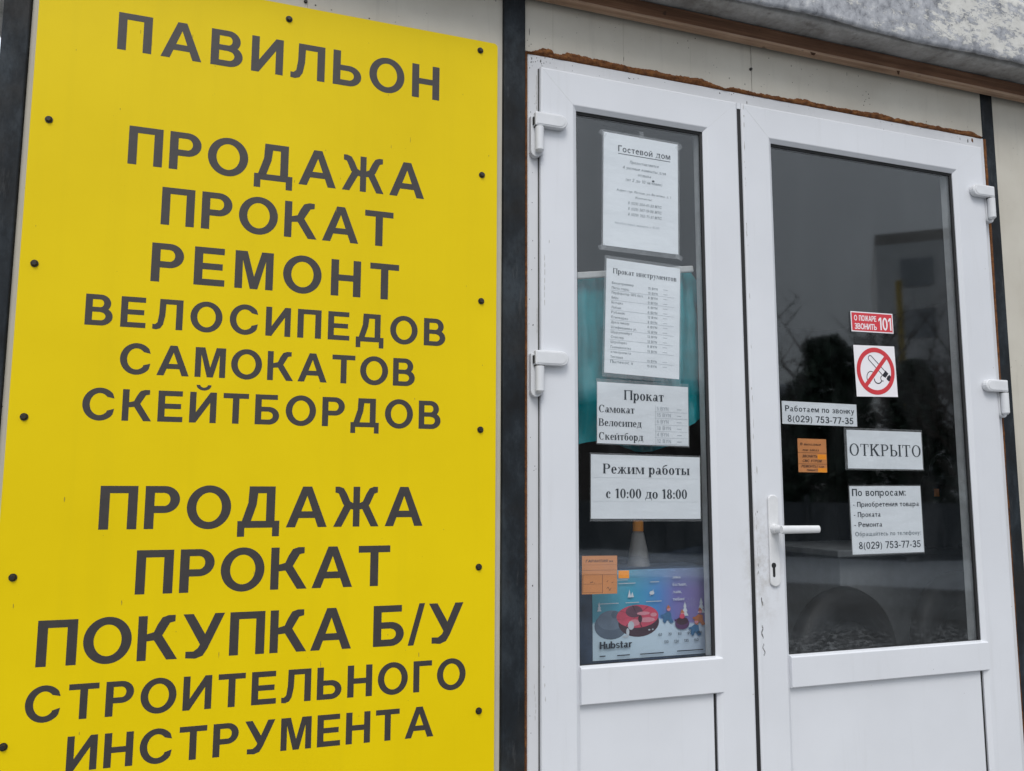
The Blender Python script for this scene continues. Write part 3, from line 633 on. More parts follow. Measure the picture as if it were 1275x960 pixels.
# ================================================================== DOORS
YF = -.014
def door(label, X0, X1, Z0, Z1, gx0, gx1, gz0, gz1, pz1, glassmat, rail_over, marks=(), stains=()):
    d = empty('glazed_door', ((X0+X1)/2, YF, Z0), label, 'door')
    pz0 = Z0+.11
    def fr(q): return q
    O = (X0, X1, Z0, Z1); I = (gx0, gx1, gz0, gz1)
    mb = MB()
    def ring(a, b): return (X0+a, X1-a, Z0+a, Z1-a) if b is None else None
    # one leaf frame: outer mitred ring down to the lower panel's opening
    I2 = (gx0, gx1, pz0, gz1)
    ins = lambda rc, e: (rc[0]+e, rc[1]-e, rc[2]+e, rc[3]-e)
    mb.sweep([(O, .030), (O, YF+.0045), (ins(O, .0012), YF+.0022), (ins(O, .0055), YF), (ins(I2, -.012), YF), (ins(I2, -.010), YF+.0006), (I2, YF+.0075), (ins(I2, -.001), .0065), (ins(I2, -.006), .030), (O, .030)])
    # thin mitre joints at the corners
    mb2 = MB()
    for (ox, oz, ix, iz) in ((X0, Z1, gx0, gz1), (X1, Z1, gx1, gz1)):
        dx, dz = ix-ox, iz-oz; L = math.hypot(dx, dz); nx, nz = -dz/L*.0004, dx/L*.0004
        a, b = .06, .90
        mb2.prism([(ox+dx*a+nx, oz+dz*a+nz), (ox+dx*b+nx, oz+dz*b+nz), (ox+dx*b-nx, oz+dz*b-nz), (ox+dx*a-nx, oz+dz*a-nz)], YF-.0002, YF+.0003)
    chips(mb, marks, YF, 1, 8); chips(mb, stains, YF, 2, 9)
    mb.build('frame', ['white_plastic', 'seam_dirt', 'grime'], d)
    mb2.build('mitre_joint', 'pale_joint', d)
    # wide cross rail between pane and panel
    rz0, rz1 = pz1, gz0
    mb = MB().grid([[(x, y, z) for y, z in ((.0062, rz0), (YF+.001, rz0), (YF-.003, rz0+.003), (YF-.003, rz1-.004), (YF-.001, rz1-.001), (YF+.0095, rz1+.0015), (.0062, rz1+.0015))] for x in (gx0-.0005, gx1+rail_over)])
    for x in (gx0-.0005, gx1+rail_over):
        mb.face([(x, y, z) for y, z in ((.0062, rz0), (YF+.001, rz0), (YF-.003, rz0+.003), (YF-.003, rz1-.004), (YF-.001, rz1-.001), (YF+.0095, rz1+.0015), (.0062, rz1+.0015))])
    mb.build('cross_rail', 'white_plastic', d)
    # gasket round the glass and right of the panel
    g = (gx0+.003, gx1-.006, gz0+.0022, gz1-.0065)
    mb = MB().sweep([((gx0-.002, gx1+.002, gz0+.001, gz1+.002), -.0045), (g, -.0022), (g, .004)])
    mb.build('gasket', 'gasket_rubber', d)
    mb = MB().box(gx0-.0005, gx1-.007, -.0035, .03, pz0, pz1-.0015); mb.build('lower_panel', 'white_plastic', d, bevel=.001)
    mb = MB().box(gx1-.0066, gx1+.0008, -.0015, .02, pz0, pz1-.0015); mb.build('gasket', 'gasket_rubber', d)
    MB().box(gx1-.0015, gx1+.006, .0066, .036, gz0-.004, gz1+.004).build('inner_jamb', 'jamb_grey', d, bevel=.001)
    mb = MB().box(gx0-.004, gx1+.004, 0, .004, gz0-.004, gz1+.004); mb.build('glass_pane', glassmat, d)
    return d
plain('pale_joint', (.63, .64, .65), .5)
rnd = random.Random(21)
marks_r = [(1.2945+.002*math.sin(k*1.1), 1.118-.0037*k, .0008+.0006*rnd.random(), .0035) for k in range(8)]
marks_r += [(1.2975-.003*math.sin(k*.9), 1.074-.0035*k, .0010, .003) for k in range(8)]
marks_r += [(1.289, 1.265, .0006, .004), (1.2892, 1.248, .0006, .004), (1.2955, 1.18, .0012, .008), (1.2985, 1.172, .0008, .007), (1.291, 1.395, .0006, .003)]
stain_r = [(1.2875+.0015*math.sin(k*2.3), 2.42-.36*rnd.random(), .0004+.0008*rnd.random(), .002+.014*rnd.random()**2) for k in range(12)] + [(1.2890, 2.428, .0014, .004), (1.288, 2.452, .001, .008), (2.104, 2.09, .0012, .0018), (2.11, 1.80, .001, .002), (2.118, 1.13, .0012, .0016), (1.62, .955, .0012, .0012)]
stain_r += [(1.2875+.0015*math.sin(k*1.7), 2.0-.85*rnd.random(), .0003+.0007*rnd.random(), .002+.012*rnd.random()**2) for k in range(14)] + [(1.294, 1.50, .0014, .012), (1.2965, 1.172, .002, .010)]
stain_l = [(.722+.0006*math.sin(k), 1.99-.018*k, .0008, .009) for k in range(7)] + [(.7185, 1.06, .0012, .002), (1.262, .96, .002, .0012), (.734, 2.03, .001, .004), (.7205, 1.02, .001, .006), (.7222, .99, .0008, .006)]
dl = door('narrow white door leaf plastered with paper price lists, left of the handle leaf', .7135, 1.2695, .335, 2.4640, .8085, 1.1655, 1.0525, 2.3690, .9695, 'glass_left', .013, (), stain_l)
dr = door('wide white door leaf with lever handle and red no smoking sticker', 1.2815, 2.1235, .335, 2.4640, 1.3758, 2.0075, 1.0425, 2.3690, .9655, 'glass_right', .013, marks_r, stain_r)
MB().box(1.2697, 1.2813, -.0095, .05, .336, 2.4470).build('meeting_gasket', 'gasket_rubber', dl)
MB().box(1.2697, 1.2813, -.011, .0115, 2.4475, 2.4632).build('gasket_end', 'white_plastic', dl)
MB().box(.7108, .7138, -.0012, .02, .336, 2.4630).build('gasket', 'seam_dirt', dl)
MB().box(.7137, 1.2695, -.0012, .01, 2.4643, 2.4655).build('gasket', 'pale_joint', dl)
MB().box(1.2815, 2.1235, -.0012, .01, 2.4643, 2.4655).build('gasket', 'pale_joint', dr)
# hinges: arm plate on the leaf, barrel below, lug on the frame
def hinge(parent, xb, sgn, zt):
    xa = xb; L = .083
    mb = MB(); pts = [(0, 0), (0, .0345), (L-.018, .0345)] + [(L-.018+.018*math.sin(t), .01725+.01725*math.cos(t)) for t in (math.pi*k/8 for k in range(1, 8))] + [(L-.018, 0)]
    mb.prism([(xa+sgn*px, zt-.0345+pz) for px, pz in (pts if sgn > 0 else pts)], -.031, YF-.0002)
    hb = mb.build('hinge', 'hinge_plastic', parent, bevel=.003, seg=3)
    mb = MB(); ins = [(.003+px*(L-.010)/L, .004+pz*.0265/.0345) for px, pz in pts]
    mb.prism([(xa+sgn*px, zt-.0345+pz) for px, pz in ins], -.0322, -.0300); mb.build('cover', 'hinge_plastic', hb, bevel=.001)
    cx_ = xa+sgn*.0115
    mb = MB().tube((cx_, -.026, zt-.0370), (cx_, -.026, zt-.094), .0105, .0105, 20).tube((cx_, -.026, zt-.094), (cx_, -.026, zt-.099), .0105, .006, 20)
    mb.build('barrel', 'hinge_plastic', hb, smooth=False, bevel=.0012)
    x0, x1 = sorted((xa-sgn*.006, xa+sgn*.0215))
    mb = MB().prism([(x0, zt-.006), (x0, zt-.094)] + [((x0+x1)/2-(x1-x0)/2*math.cos(t), zt-.094-.013*math.sin(t)) for t in (math.pi*k/8 for k in range(1, 8))] + [(x1, zt-.094), (x1, zt-.006)], -.0165, -.0003)
    mb.build('lug', 'hinge_plastic', hb, bevel=.0015)
    MB().box(xa-sgn*.0015-.0012, xa-sgn*.0015+.0012, -.024, -.0168, zt-.030, zt-.012).build('slot', 'gasket_rubber', hb)
    MB().box(min(xa, xa+sgn*.022), max(xa, xa+sgn*.022), -.0302, -.0172, zt-.0368, zt-.0346).build('washer', 'seam_dirt', hb)
for zt in (2.3405, 1.767, .56): hinge(dl, .6935, 1, zt)
for zt in (2.3385, 1.7635, .56): hinge(dr, 2.1430, -1, zt)

# handle
def handle():
    mb = MB(); x, hw = 1.3352, .0150
    z0, z1 = 1.212, 1.438
    pts = [(x+hw, z0+.012), (x+hw, z1-.012)] + [(x+hw*math.cos(t), z1-.012+.012*math.sin(t)) for t in (math.pi*k/8 for k in range(1, 8))] + [(x-hw, z1-.012), (x-hw, z0+.012)] + [(x-hw*math.cos(t), z0+.012-.012*math.sin(t)) for t in (math.pi*k/8 for k in range(1, 8))]
    mb.prism(pts, -.0205, YF-.0002); h = mb.build('handle', 'handle_plastic', dr, bevel=.003, seg=3)
    mb = MB().tube((x, -.0206, 1.3535), (x, -.033, 1.3535), .0130, .0115, 24).tube((x, -.033, 1.3535), (x, -.062, 1.3535), .0095, .0095, 20)
    mb.build('spindle_rose', 'handle_plastic', h)
    rows = []
    for k in range(9):
        t = k/8; xx = x-.012+(1.433-x+.012)*t; hh = .0100-.0008*t; yy = -.064-.002*t
        rows.append([(xx, yy+.0055*math.sin(a)*1.15, 1.3535+hh*math.cos(a)*(1 if abs(math.cos(a)) > .3 else .9)) for a in (2*math.pi*j/16 for j in range(16))])
    mb = MB().grid(rows, 0, True); mb.face(list(reversed(rows[0]))); mb.face(rows[-1])
    mb.build('lever', 'handle_plastic', h, smooth=True).data
    kx, kz = 1.3300, 1.2640
    mb = MB().prism([(kx+.0068*math.cos(2*math.pi*k/16), kz+.0068*math.sin(2*math.pi*k/16)) for k in range(16)], -.0208, -.0204)
    mb.prism([(kx-.0036, kz-.005), (kx+.0036, kz-.005), (kx+.0036, kz-.025)] + [(kx+.0036*math.cos(t), kz-.025-.0036*math.sin(t)) for t in (math.pi*k/6 for k in range(1, 6))] + [(kx-.0036, kz-.025)], -.0209, -.0204)
    mb.build('keyhole', 'gasket_rubber', h)
    MB().prism([(1.375, 1.3562), (1.379, 1.3570), (1.382, 1.3562), (1.379, 1.3553)], -.0706, -.0695).build('paint_chip', 'seam_dirt', h)
handle()

# ================================================================== YELLOW SIGN
sign = empty('sign_board', (.1235, -.012, .45), 'large yellow shop sign board with dark Russian lettering and black screws', 'sign')
SX0, SX1, SZ0, SZ1 = -.3565, .6040, .45, 2.5005
def rrect(x0, x1, z0, z1, r, n=5):
    o = []
    for cx_, cz_, a in ((x1-r, z1-r, 0), (x0+r, z1-r, 90), (x0+r, z0+r, 180), (x1-r, z0+r, 270)):
        o += [(cx_+r*math.cos(rad(a+90*k/n)), cz_+r*math.sin(rad(a+90*k/n))) for k in range(n+1)]
    return o
plain('board_scratch', (.30, .22, .02), .8)
panel = MB().prism(rrect(SX0, SX1, SZ0, SZ1, .010), -.0120, -.0078)
rs = random.Random(5)
chips(panel, [(rs.uniform(SX0+.02, SX1-.02), rs.uniform(.9, 2.45), .0005+.0004*rs.random(), .001+.006*rs.random()**2) for k in range(34)], -.0120, 1, 3)
panel.build('panel', ['yellow', 'board_scratch'], sign)
LINES = [('ПАВИЛЬОН', -.2120, .4625, 2.3355, .0800), ('ПРОДАЖА', -.1800, .4308, 2.0975, .0800), ('ПРОКАТ', -.1125, .3621, 1.9790, .0785),
         ('РЕМОНТ', -.1255, .3770, 1.8605, .0795), ('ВЕЛОСИПЕДОВ', -.2385, .4842, 1.7645, .0612), ('САМОКАТОВ', -.1720, .4165, 1.6720, .0605),
         ('СКЕЙТБОРДОВ', -.2330, .4758, 1.5800, .0615), ('ПРОДАЖА', -.1920, .4388, 1.3713, .0828), ('ПРОКАТ', -.1220, .3699, 1.2480, .0832),
         ('ПОКУПКА Б/У', -.2822, .5322, 1.1240, .0830), ('СТРОИТЕЛЬНОГО', -.2945, .5385, 1.0265, .0632), ('ИНСТРУМЕНТА', -.2214, .4692, .9350, .0618)]
for txt, x0, x1, z, cap in LINES:
    i = 0
    for word in txt.split(' '):
        mb = MB(); set_line(mb, SANS, txt, x0, x1, z, cap, -.01225, space=.30, only=(i, i+len(word)))
        mb.build('lettering', 'lettering_film', sign); i += len(word)+1
BOLTS = [(.1232, 2.4667), (.5606, 2.476), (-.3243, 2.1671), (.5668, 2.1718), (-.3309, 1.877), (.5672, 1.8739), (-.3295, 1.582), (.5675, 1.5814), (-.3286, 1.2866), (.5662, 1.2807), (-.3242, .9888), (.5686, .9779), (-.325, .69), (.5686, .675), (-.3243, 2.470)]
for x, z in BOLTS:
    mb = MB().tube((x, -.0121, z), (x, -.0135, z), .0072, .0072, 16).tube((x, -.0135, z), (x, -.0180, z), .0062, .0040, 6)
    mb.build('screw', 'screw_black', sign)

# ================================================================== PAPERS ON THE GLASS
def notice(name, label, cat, cx_, cz_, wd, ht, rot=0, y=.0052, mat='paper', film_pad=None, group=None, thick=.0005):
    o = empty(name, (cx_, y, cz_), label, cat, group, rot=(0, rad(rot), 0))     # rot > 0 leans clockwise
    MB().box(-wd/2, wd/2, 0, thick, -ht/2, ht/2).build('sheet', mat, o, local=True)
    if film_pad:
        a, b, c, d = film_pad
        MB().box(-wd/2-a, wd/2+b, thick+.0002, thick+.0004, -ht/2-c, ht/2+d).build('plastic_sleeve', 'clear_film', o, local=True)
    return o
def U(wd, u): return (u-.5)*wd
def V(ht, v): return (.5-v)*ht

# guest house notice
wd, ht = .210, .291
p = notice('paper_notice', 'tall printed sheet with underlined heading, topmost on the narrow door leaf', 'notice', .9912, 2.186, wd, ht, 1.0, film_pad=(.004, .005, .012, .006))
mb = MB()
set_text(mb, 'Гостевой дом', U(wd, .19), U(wd, .895), V(ht, .155), .0165, -.0003, 0, 3, bold=.05)
mb.box(U(wd, .19), U(wd, .895), -.0004, -.0002, V(ht, .176), V(ht, .170))
set_text(mb, 'Предоставляются', U(wd, .345), U(wd, .73), V(ht, .247), .0075, -.0003, 1, 2, .2)
set_text(mb, '4 уютные комнаты для', U(wd, .25), U(wd, .83), V(ht, .302), .0078, -.0003, 1, 2, .2)
set_text(mb, 'отдыха', U(wd, .45), U(wd, .63), V(ht, .350), .0075, -.0003, 1, 2, .2)
set_text(mb, '(от 2 до 10 человек)', U(wd, .29), U(wd, .78), V(ht, .408), .0078, -.0003, 1, 2, .2)
set_text(mb, 'Адрес: гор. Полоцк, ул. Вологина, д. 1', U(wd, .17), U(wd, .90), V(ht, .507), .0058, -.0003, 1, 1, .2)
set_text(mb, 'Контакты:', U(wd, .42), U(wd, .64), V(ht, .555), .0058, -.0003, 1, 1, .2)
for v, tx in ((.612, '8 (029) 254-41-33 МТС'), (.662, '8 (029) 567-19-98 МТС'), (.712, '8 (029) 762-71-31 МТС')):
    set_text(mb, tx, U(wd, .32), U(wd, .77), V(ht, v), .0072, -.0003, 1, 2, .2)
set_text(mb, 'Необходимо звонить с 9-00', U(wd, .15), U(wd, .74), V(ht, .80), .0060, -.0003, 2, 2, .2)
mb.prism([(U(wd, .66)+.004*math.cos(k), V(ht, .375)+.0028*math.sin(k)) for k in (0, 1, 2, 3, 4, 5)], -.0006, -.0004)
mb.build('print', ['printer_ink', 'pale_ink', 'faint_ink'], p, local=True)
for (x, z, r) in ((-.108, .140, 30), (.108, .138, -35), (-.108, -.150, -30), (.107, -.152, 25), (.0, .152, 90)):
    t = MB().box(-.010, .010, -.0009, -.0007, -.006, .006).build('tape', 'sticky_tape', p, local=True); t.location = (x, 0, z); t.rotation_euler = (0, rad(r), 0)

# tool hire price list
wd, ht = .205, .282
p = notice('paper_notice', 'long price table for tools over the teal plastic, second sheet down on the narrow leaf', 'notice', .9905, 1.8655, wd, ht, 2.0, film_pad=(.005, .004, .010, .008))
mb = MB(); set_line(mb, SERIF_B, 'Прокат инструментов', U(wd, .085), U(wd, .95), V(ht, .125), .0130, -.0003, 0)
rows = ['Бензотриммер', 'Пила торц.', 'Перфоратор SDS бол.', 'Вибро', 'Болгарка', 'Лобзик', 'Рубанок', 'Плиткорез', 'Дрель миксер', 'Шлифмашинка уг.', 'Шуруповёрт', 'Степлер', 'Штроборез', 'Газонокосилка', 'электропила', 'Тепловая', 'Пылесос х']
wds = [.29, .23, .42, .09, .15, .13, .18, .22, .24, .34, .28, .17, .21, .27, .27, .16, .30]
pr = ['15 BYN', '15 BYN', '8 BYN', '9 BYN', '6 BYN', '6 BYN', '12 BYN', '8 BYN', '6 BYN', '10 BYN', '12 BYN', '12 BYN', '8 BYN', '10 BYN', '', '15 BYN', '15 BYN']
for k, (a, b, c) in enumerate(zip(rows, wds, pr)):
    v = .220+.0432*k
    big = k == len(rows)-1
    set_text(mb, a, U(wd, .075), U(wd, .075+b), V(ht, v), .0062 if not big else .0075, -.0003, 1 if not big else 1, 2)
    if c: set_text(mb, c, U(wd, .56), U(wd, .69), V(ht, v+.008), .0060, -.0003, 1, 2); mb.box(U(wd, .77), U(wd, .83), -.0004, -.0002, V(ht, v-.004), V(ht, v-.008), 2)
    mb.box(U(wd, .06), U(wd, .92), -.00035, -.0002, V(ht, v+.014), V(ht, v+.0115), 2) if k % 2 else None
mb.build('print', ['printer_ink', 'pale_ink', 'faint_ink'], p, local=True)
# rental list
wd, ht = .2480, .1465
p = notice('paper_notice', 'wide sheet with three bold vehicle rental lines, just above the opening hours sheet', 'notice', .9878, 1.6305, wd, ht, .6, film_pad=(.002, .003, .003, .008))
mb = MB(); set_line(mb, SERIF_B, 'Прокат', U(wd, .285), U(wd, .725), V(ht, .272), .0235, -.0003)
for tx, u1, v in (('Самокат', .40, .495), ('Велосипед', .475, .718), ('Скейтборд', .492, .940)):
    set_line(mb, SERIF_B, tx, U(wd, .015), U(wd, u1), V(ht, v), .0176, -.0003)
for k, tx in enumerate(('5 BYN', '15 BYN', '6 BYN', '18 BYN', '4 BYN', '12 BYN')):
    v = .42+.108*k; set_text(mb, tx, U(wd, .645), U(wd, .645+.026*len(tx)), V(ht, v), .0088, -.0003, 2, 1)
    mb.box(U(wd, .87), U(wd, .92), -.0004, -.0002, V(ht, v-.02), V(ht, v-.03), 2); mb.box(U(wd, .62), U(wd, .99), -.00035, -.0002, V(ht, v+.026), V(ht, v+.022), 2)
mb.box(U(wd, .63), U(wd, .633), -.00035, -.0002, V(ht, .98), V(ht, .34), 2)
mb.build('print', ['printer_ink', 'pale_ink', 'faint_ink'], p, local=True)
# opening hours
wd, ht = .2950, .1500
p = notice('paper_notice', 'wide sheet giving working hours from 10:00 to 18:00 in bold type', 'notice', .9932, 1.4555, wd, ht, .6, film_pad=(.002, .003, .006, .004))
mb = MB(); set_line(mb, SERIF_B, 'Режим работы', U(wd, .105), U(wd, .90), V(ht, .295), .0232, -.0003)
set_line(mb, SERIF_B, 'с 10:00 до 18:00', U(wd, .13), U(wd, .875), V(ht, .68), .0225, -.0003)
for v in (.36, .73): mb.box(U(wd, .02), U(wd, .98), -.0003, -.0002, V(ht, v), V(ht, v-.006), 1)
mb.build('print', ['printer_ink', 'paper_crease'], p, local=True) if 'paper_crease' in MAT else None
plain('paper_crease', (.66, .70, .73), .7)
if 'print' not in [c.name.split('.')[0] for c in p.children]: mb.build('print', ['printer_ink', 'paper_crease'], p, local=True)
# phone slip
wd, ht = .2400, .0595
p = notice('paper_notice', 'narrow slip with one phone line beside the door edge, left of the no smoking sticker', 'notice', 1.5107, 1.6488, wd, ht, .3)
mb = MB(); set_text(mb, 'Работаем по звонку', U(wd, .04), U(wd, .965), V(ht, .44), .0150, -.0003, 0, 2, bold=.06)
set_text(mb, '8(029) 753-77-35', U(wd, .065), U(wd, .95), V(ht, .90), .0172, -.0003, 0, 2, bold=.06)
mb.build('print', 'printer_ink', p, local=True)
# OPEN sheet
wd, ht = .2550, .1025
p = notice('paper_notice', 'sheet with one large serif word across it, on the wide leaf', 'notice', 1.7215, 1.5580, wd, ht, .1, film_pad=(.008, .004, .004, .006))
mb = MB(); set_line(mb, SERIF, 'ОТКРЫТО', U(wd, .025), U(wd, .982), V(ht, .665), .0315, -.0003)
mb.build('print', 'printer_ink', p, local=True)
# enquiries sheet
wd, ht = .2400, .1775
p = notice('paper_notice', 'squarish sheet listing enquiries above a phone number, lowest on the wide leaf', 'notice', 1.7160, 1.3720, wd, ht, -.4, film_pad=(.003, .003, .003, .003))
mb = MB()
for tx, u0, u1, v, cap, st, mi in (('По вопросам:', .03, .78, .145, .0190, 2, 0), ('- Приобретения товара', .035, .965, .305, .0132, 2, 0), ('- Проката', .04, .41, .455, .0132, 2, 0), ('- Ремонта', .04, .425, .603, .0132, 2, 0), ('Обращайтесь по телефону:', .045, .965, .735, .0112, 2, 1), ('8(029) 753-77-35', .085, .955, .925, .0185, 2, 0)):
    set_text(mb, tx, U(wd, u0), U(wd, u1), V(ht, v), cap, -.0003, mi, st, bold=.05)
mb.build('print', ['printer_ink', 'pale_ink'], p, local=True)
# fire call sticker
wd, ht = .1440, .0555
p = notice('sticker', 'small red sticker with white 101, above the no smoking sign', 'sticker', 1.6930, 1.9055, wd, ht, -1.0, y=-.0005, mat='sticker_white', thick=.0003)
mb = MB().box(-wd/2+.003, wd/2-.003, -.0002, -.0001, -ht/2+.003, ht/2-.003); mb.build('red_field', 'red_vinyl', p, local=True)
mb = MB(); set_line(mb, SANS, 'О ПОЖАРЕ', U(wd, .075), U(wd, .60), V(ht, .45), .0150, -.0003, space=.5); set_line(mb, SANS, 'ЗВОНИТЬ', U(wd, .075), U(wd, .60), V(ht, .87), .0160, -.0003); set_line(mb, SANS, '101', U(wd, .645), U(wd, .965), V(ht, .86), .0350, -.0003)
mb.build('print', 'sticker_white', p, local=True)
# no smoking sticker
wd = ht = .1400
p = notice('sticker', 'white square sticker with red ring and crossed-out cigarette', 'sticker', 1.6970, 1.7712, wd, ht, -1.6, y=-.0005, mat='sticker_white', thick=.0003)
mb = MB()
def strips(mb, a, y, m=0, sx=wd, ox=0, oz=0):
    for _, q in a:
        for f in q: mb.face([(ox+px*sx, y, oz+pz*sx) for px, pz in f], m)
def seg(mb, a, b, t, y, m):
    (x0, z0), (x1, z1) = a, b; L = math.hypot(x1-x0, z1-z0); nx, nz = -(z1-z0)/L*t/2, (x1-x0)/L*t/2
    mb.face([((x0+nx)*wd, y, (z0+nz)*wd), ((x1+nx)*wd, y, (z1+nz)*wd), ((x1-nx)*wd, y, (z1-nz)*wd), ((x0-nx)*wd, y, (z0-nz)*wd)], m)
seg(mb, (-.15, .22), (.20, -.115), .016, -.0002, 1); seg(mb, (-.075, .285), (.285, -.055), .016, -.00022, 1)
strips(mb, arc(-.112, .253, .057, .057, .042, .042, 40, 225, 12), -.00024, 1)
seg(mb, (.200, -.025), (.265, -.088), .115, -.00026, 1); seg(mb, (.285, -.105), (.318, -.137), .115, -.00026, 1)
strips(mb, arc(.318, -.137, .058, .058, .002, .002, 0, 360, 16), -.00028, 1)
strips(mb, arc(-.12, -.13, .115, .13, .100, .115, 20, 250, 16), -.0003, 1); strips(mb, arc(.04, -.16, .10, .09, .08, .07, 170, 350, 14), -.00032, 1); strips(mb, arc(.15, -.14, .05, .06, .035, .045, 90, 300, 10), -.00034, 1)
seg(mb, (-.265, -.285), (.275, .285), .082, -.00040, 0)
strips(mb, arc(0, 0, .462, .462, .372, .372, 0, 360, 48), -.00045, 0)
mb.build('print', ['red_ring', 'black_vinyl'], p, local=True)
# orange notes
def scribble(mb, x0, x1, z, h, seed, y=-.0003, m=0):
    rnd = random.Random(seed); x = x0; pts = []
    while x < x1:
        pts.append((x, z+rnd.uniform(0, h))); x += h*rnd.uniform(.22, .5)
        if rnd.random() < .12: pts.append(None); x += h*.5
    for a, b in zip(pts[:-1], pts[1:]):
        if a and b:
            L = math.hypot(b[0]-a[0], b[1]-a[1]); nx, nz = -(b[1]-a[1])/L*.0005, (b[0]-a[0])/L*.0005
            mb.face([(a[0]+nx, y, a[1]+nz), (b[0]+nx, y, b[1]+nz), (b[0]-nx, y, b[1]-nz), (a[0]-nx, y, a[1]-nz)], m)
wd, ht = .0905, .0870
p = notice('paper_note', 'small orange handwritten note on the wide leaf under the phone slip', 'note', 1.4808, 1.5390, wd, ht, .3, mat='faded_orange_paper')
mb = MB()
for v, tx, a, b in ((.20, 'В выходные', .08, .80), (.37, 'дни заказ', .14, .72), (.56, 'ЗВОНИТЬ', .13, .66), (.70, 'СМС УТРОМ', .14, .80), (.86, 'РЕМОНТЫ там', .10, .88), (.965, 'пишет', .28, .66)):
    set_text(mb, tx, U(wd, a), U(wd, b), V(ht, v), .0068, -.0003, 0, 2, .25, bold=.07)
for v in (.42, .75): mb.box(-wd/2, wd/2, -.0003, -.0001, V(ht, v)-.0004, V(ht, v)+.0004)
mb.build('handwriting', 'pencil', p, local=True)
for z0, z1 in ((.61, .46), (.995, .87)): MB().box(U(wd, .68), U(wd, .985), -.00018, -.0001, V(ht, z0), V(ht, z1)).build('bright_patch', 'bright_orange_paper', p, local=True)
wd, ht = .0900, .0870
p = notice('paper_note', 'faded orange note with ruled boxes beside the snow tube carton', 'note', .8665, 1.2530, wd, ht, .8, y=.0060, mat='faded_orange_paper')
mb = MB(); set_text(mb, 'ГАРАНТИЯ на', U(wd, .10), U(wd, .88), V(ht, .17), .0060, -.0003, 0, 1, .2)
for x0, x1, z0, z1 in ((.02, .98, .38, .375), (.02, .98, .50, .495), (.02, .58, .96, .955), (.02, .98, .24, .236), (.02, .56, .74, .736)): mb.box(U(wd, x0), U(wd, x1), -.0003, -.0001, V(ht, x0*0+z0), V(ht, z1))
mb.box(U(wd, .575), U(wd, .585), -.0003, -.0001, V(ht, .98), V(ht, .50)); mb.box(U(wd, .02), U(wd, .03), -.0003, -.0001, V(ht, .96), V(ht, .50))
scribble(mb, U(wd, .18), U(wd, .38), V(ht, .72), .004, 2); scribble(mb, U(wd, .70), U(wd, .90), V(ht, .72), .010, 3); scribble(mb, U(wd, .70), U(wd, .90), V(ht, .92), .009, 5)
mb.build('handwriting', 'pencil', p, local=True)
p = notice('paper_scrap', 'tiny bright orange paper scrap right of the ruled orange note', 'scrap', .9290, 1.2520, .0275, .0180, .5, y=.0062, mat='bright_orange_paper')

# ================================================================== BEHIND THE NARROW LEAF
def teal():
    rows = []; nx, nz = 40, 44
    for j in range(nz+1):
        t = j/nz; r = []
        for i in range(nx+1):
            u = i/nx; x = .835+.352*u
            top = 1.972+.050*u; bot = 1.555+.075*max(0, (u-.75)/.25)+.012*math.sin(u*9)
            if u > .93: top -= .03*((u-.93)/.07)**2
            z = top+(bot-top)*t
            y = .070+.011*math.sin(u*30+3.6*noise.noise((u*5, t*2, 0)))*(.4+.6*t)+.004*math.sin(u*71+4*noise.noise((u*9, t*4, 3)))+.012*noise.noise((u*6, t*2, 2)) - .012*math.exp(-((u-.97)/.05)**2)*0
            r.append((x+.006*noise.noise((u*3, t*5, 8))*(u > .8), y, z))
        rows.append(r)
    mb = MB().grid(rows); mb.grid([[(x, y+.003, z) for x, y, z in reversed(r)] for r in rows])
    o = mb.build('plastic_sheet', 'teal_plastic', smooth=True)
    tag(o, 'teal plastic sheet hanging behind the glass of the narrow door leaf', 'plastic sheet')
teal()
mb = MB().box(-.17, .165, -.006, .004, -.0085, .0085)
o = mb.build('curtain_rod', 'white_rod', bevel=.003); o.location = (.998, .049, 1.995); o.rotation_euler = (0, rad(-8.2), 0)
tag(o, 'flat white rod across the top edge of the teal sheet', 'rod')
# table, carton, bottle
t = empty('display_table', (1.0, .35, .312), 'dark table inside the narrow leaf, under the carton', 'table')
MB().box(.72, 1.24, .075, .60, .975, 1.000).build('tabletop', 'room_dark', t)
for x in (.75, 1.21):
    for y in (.10, .57): MB().box(x-.02, x+.02, y-.02, y+.02, .312, .9745).build('leg', 'room_dark', t)

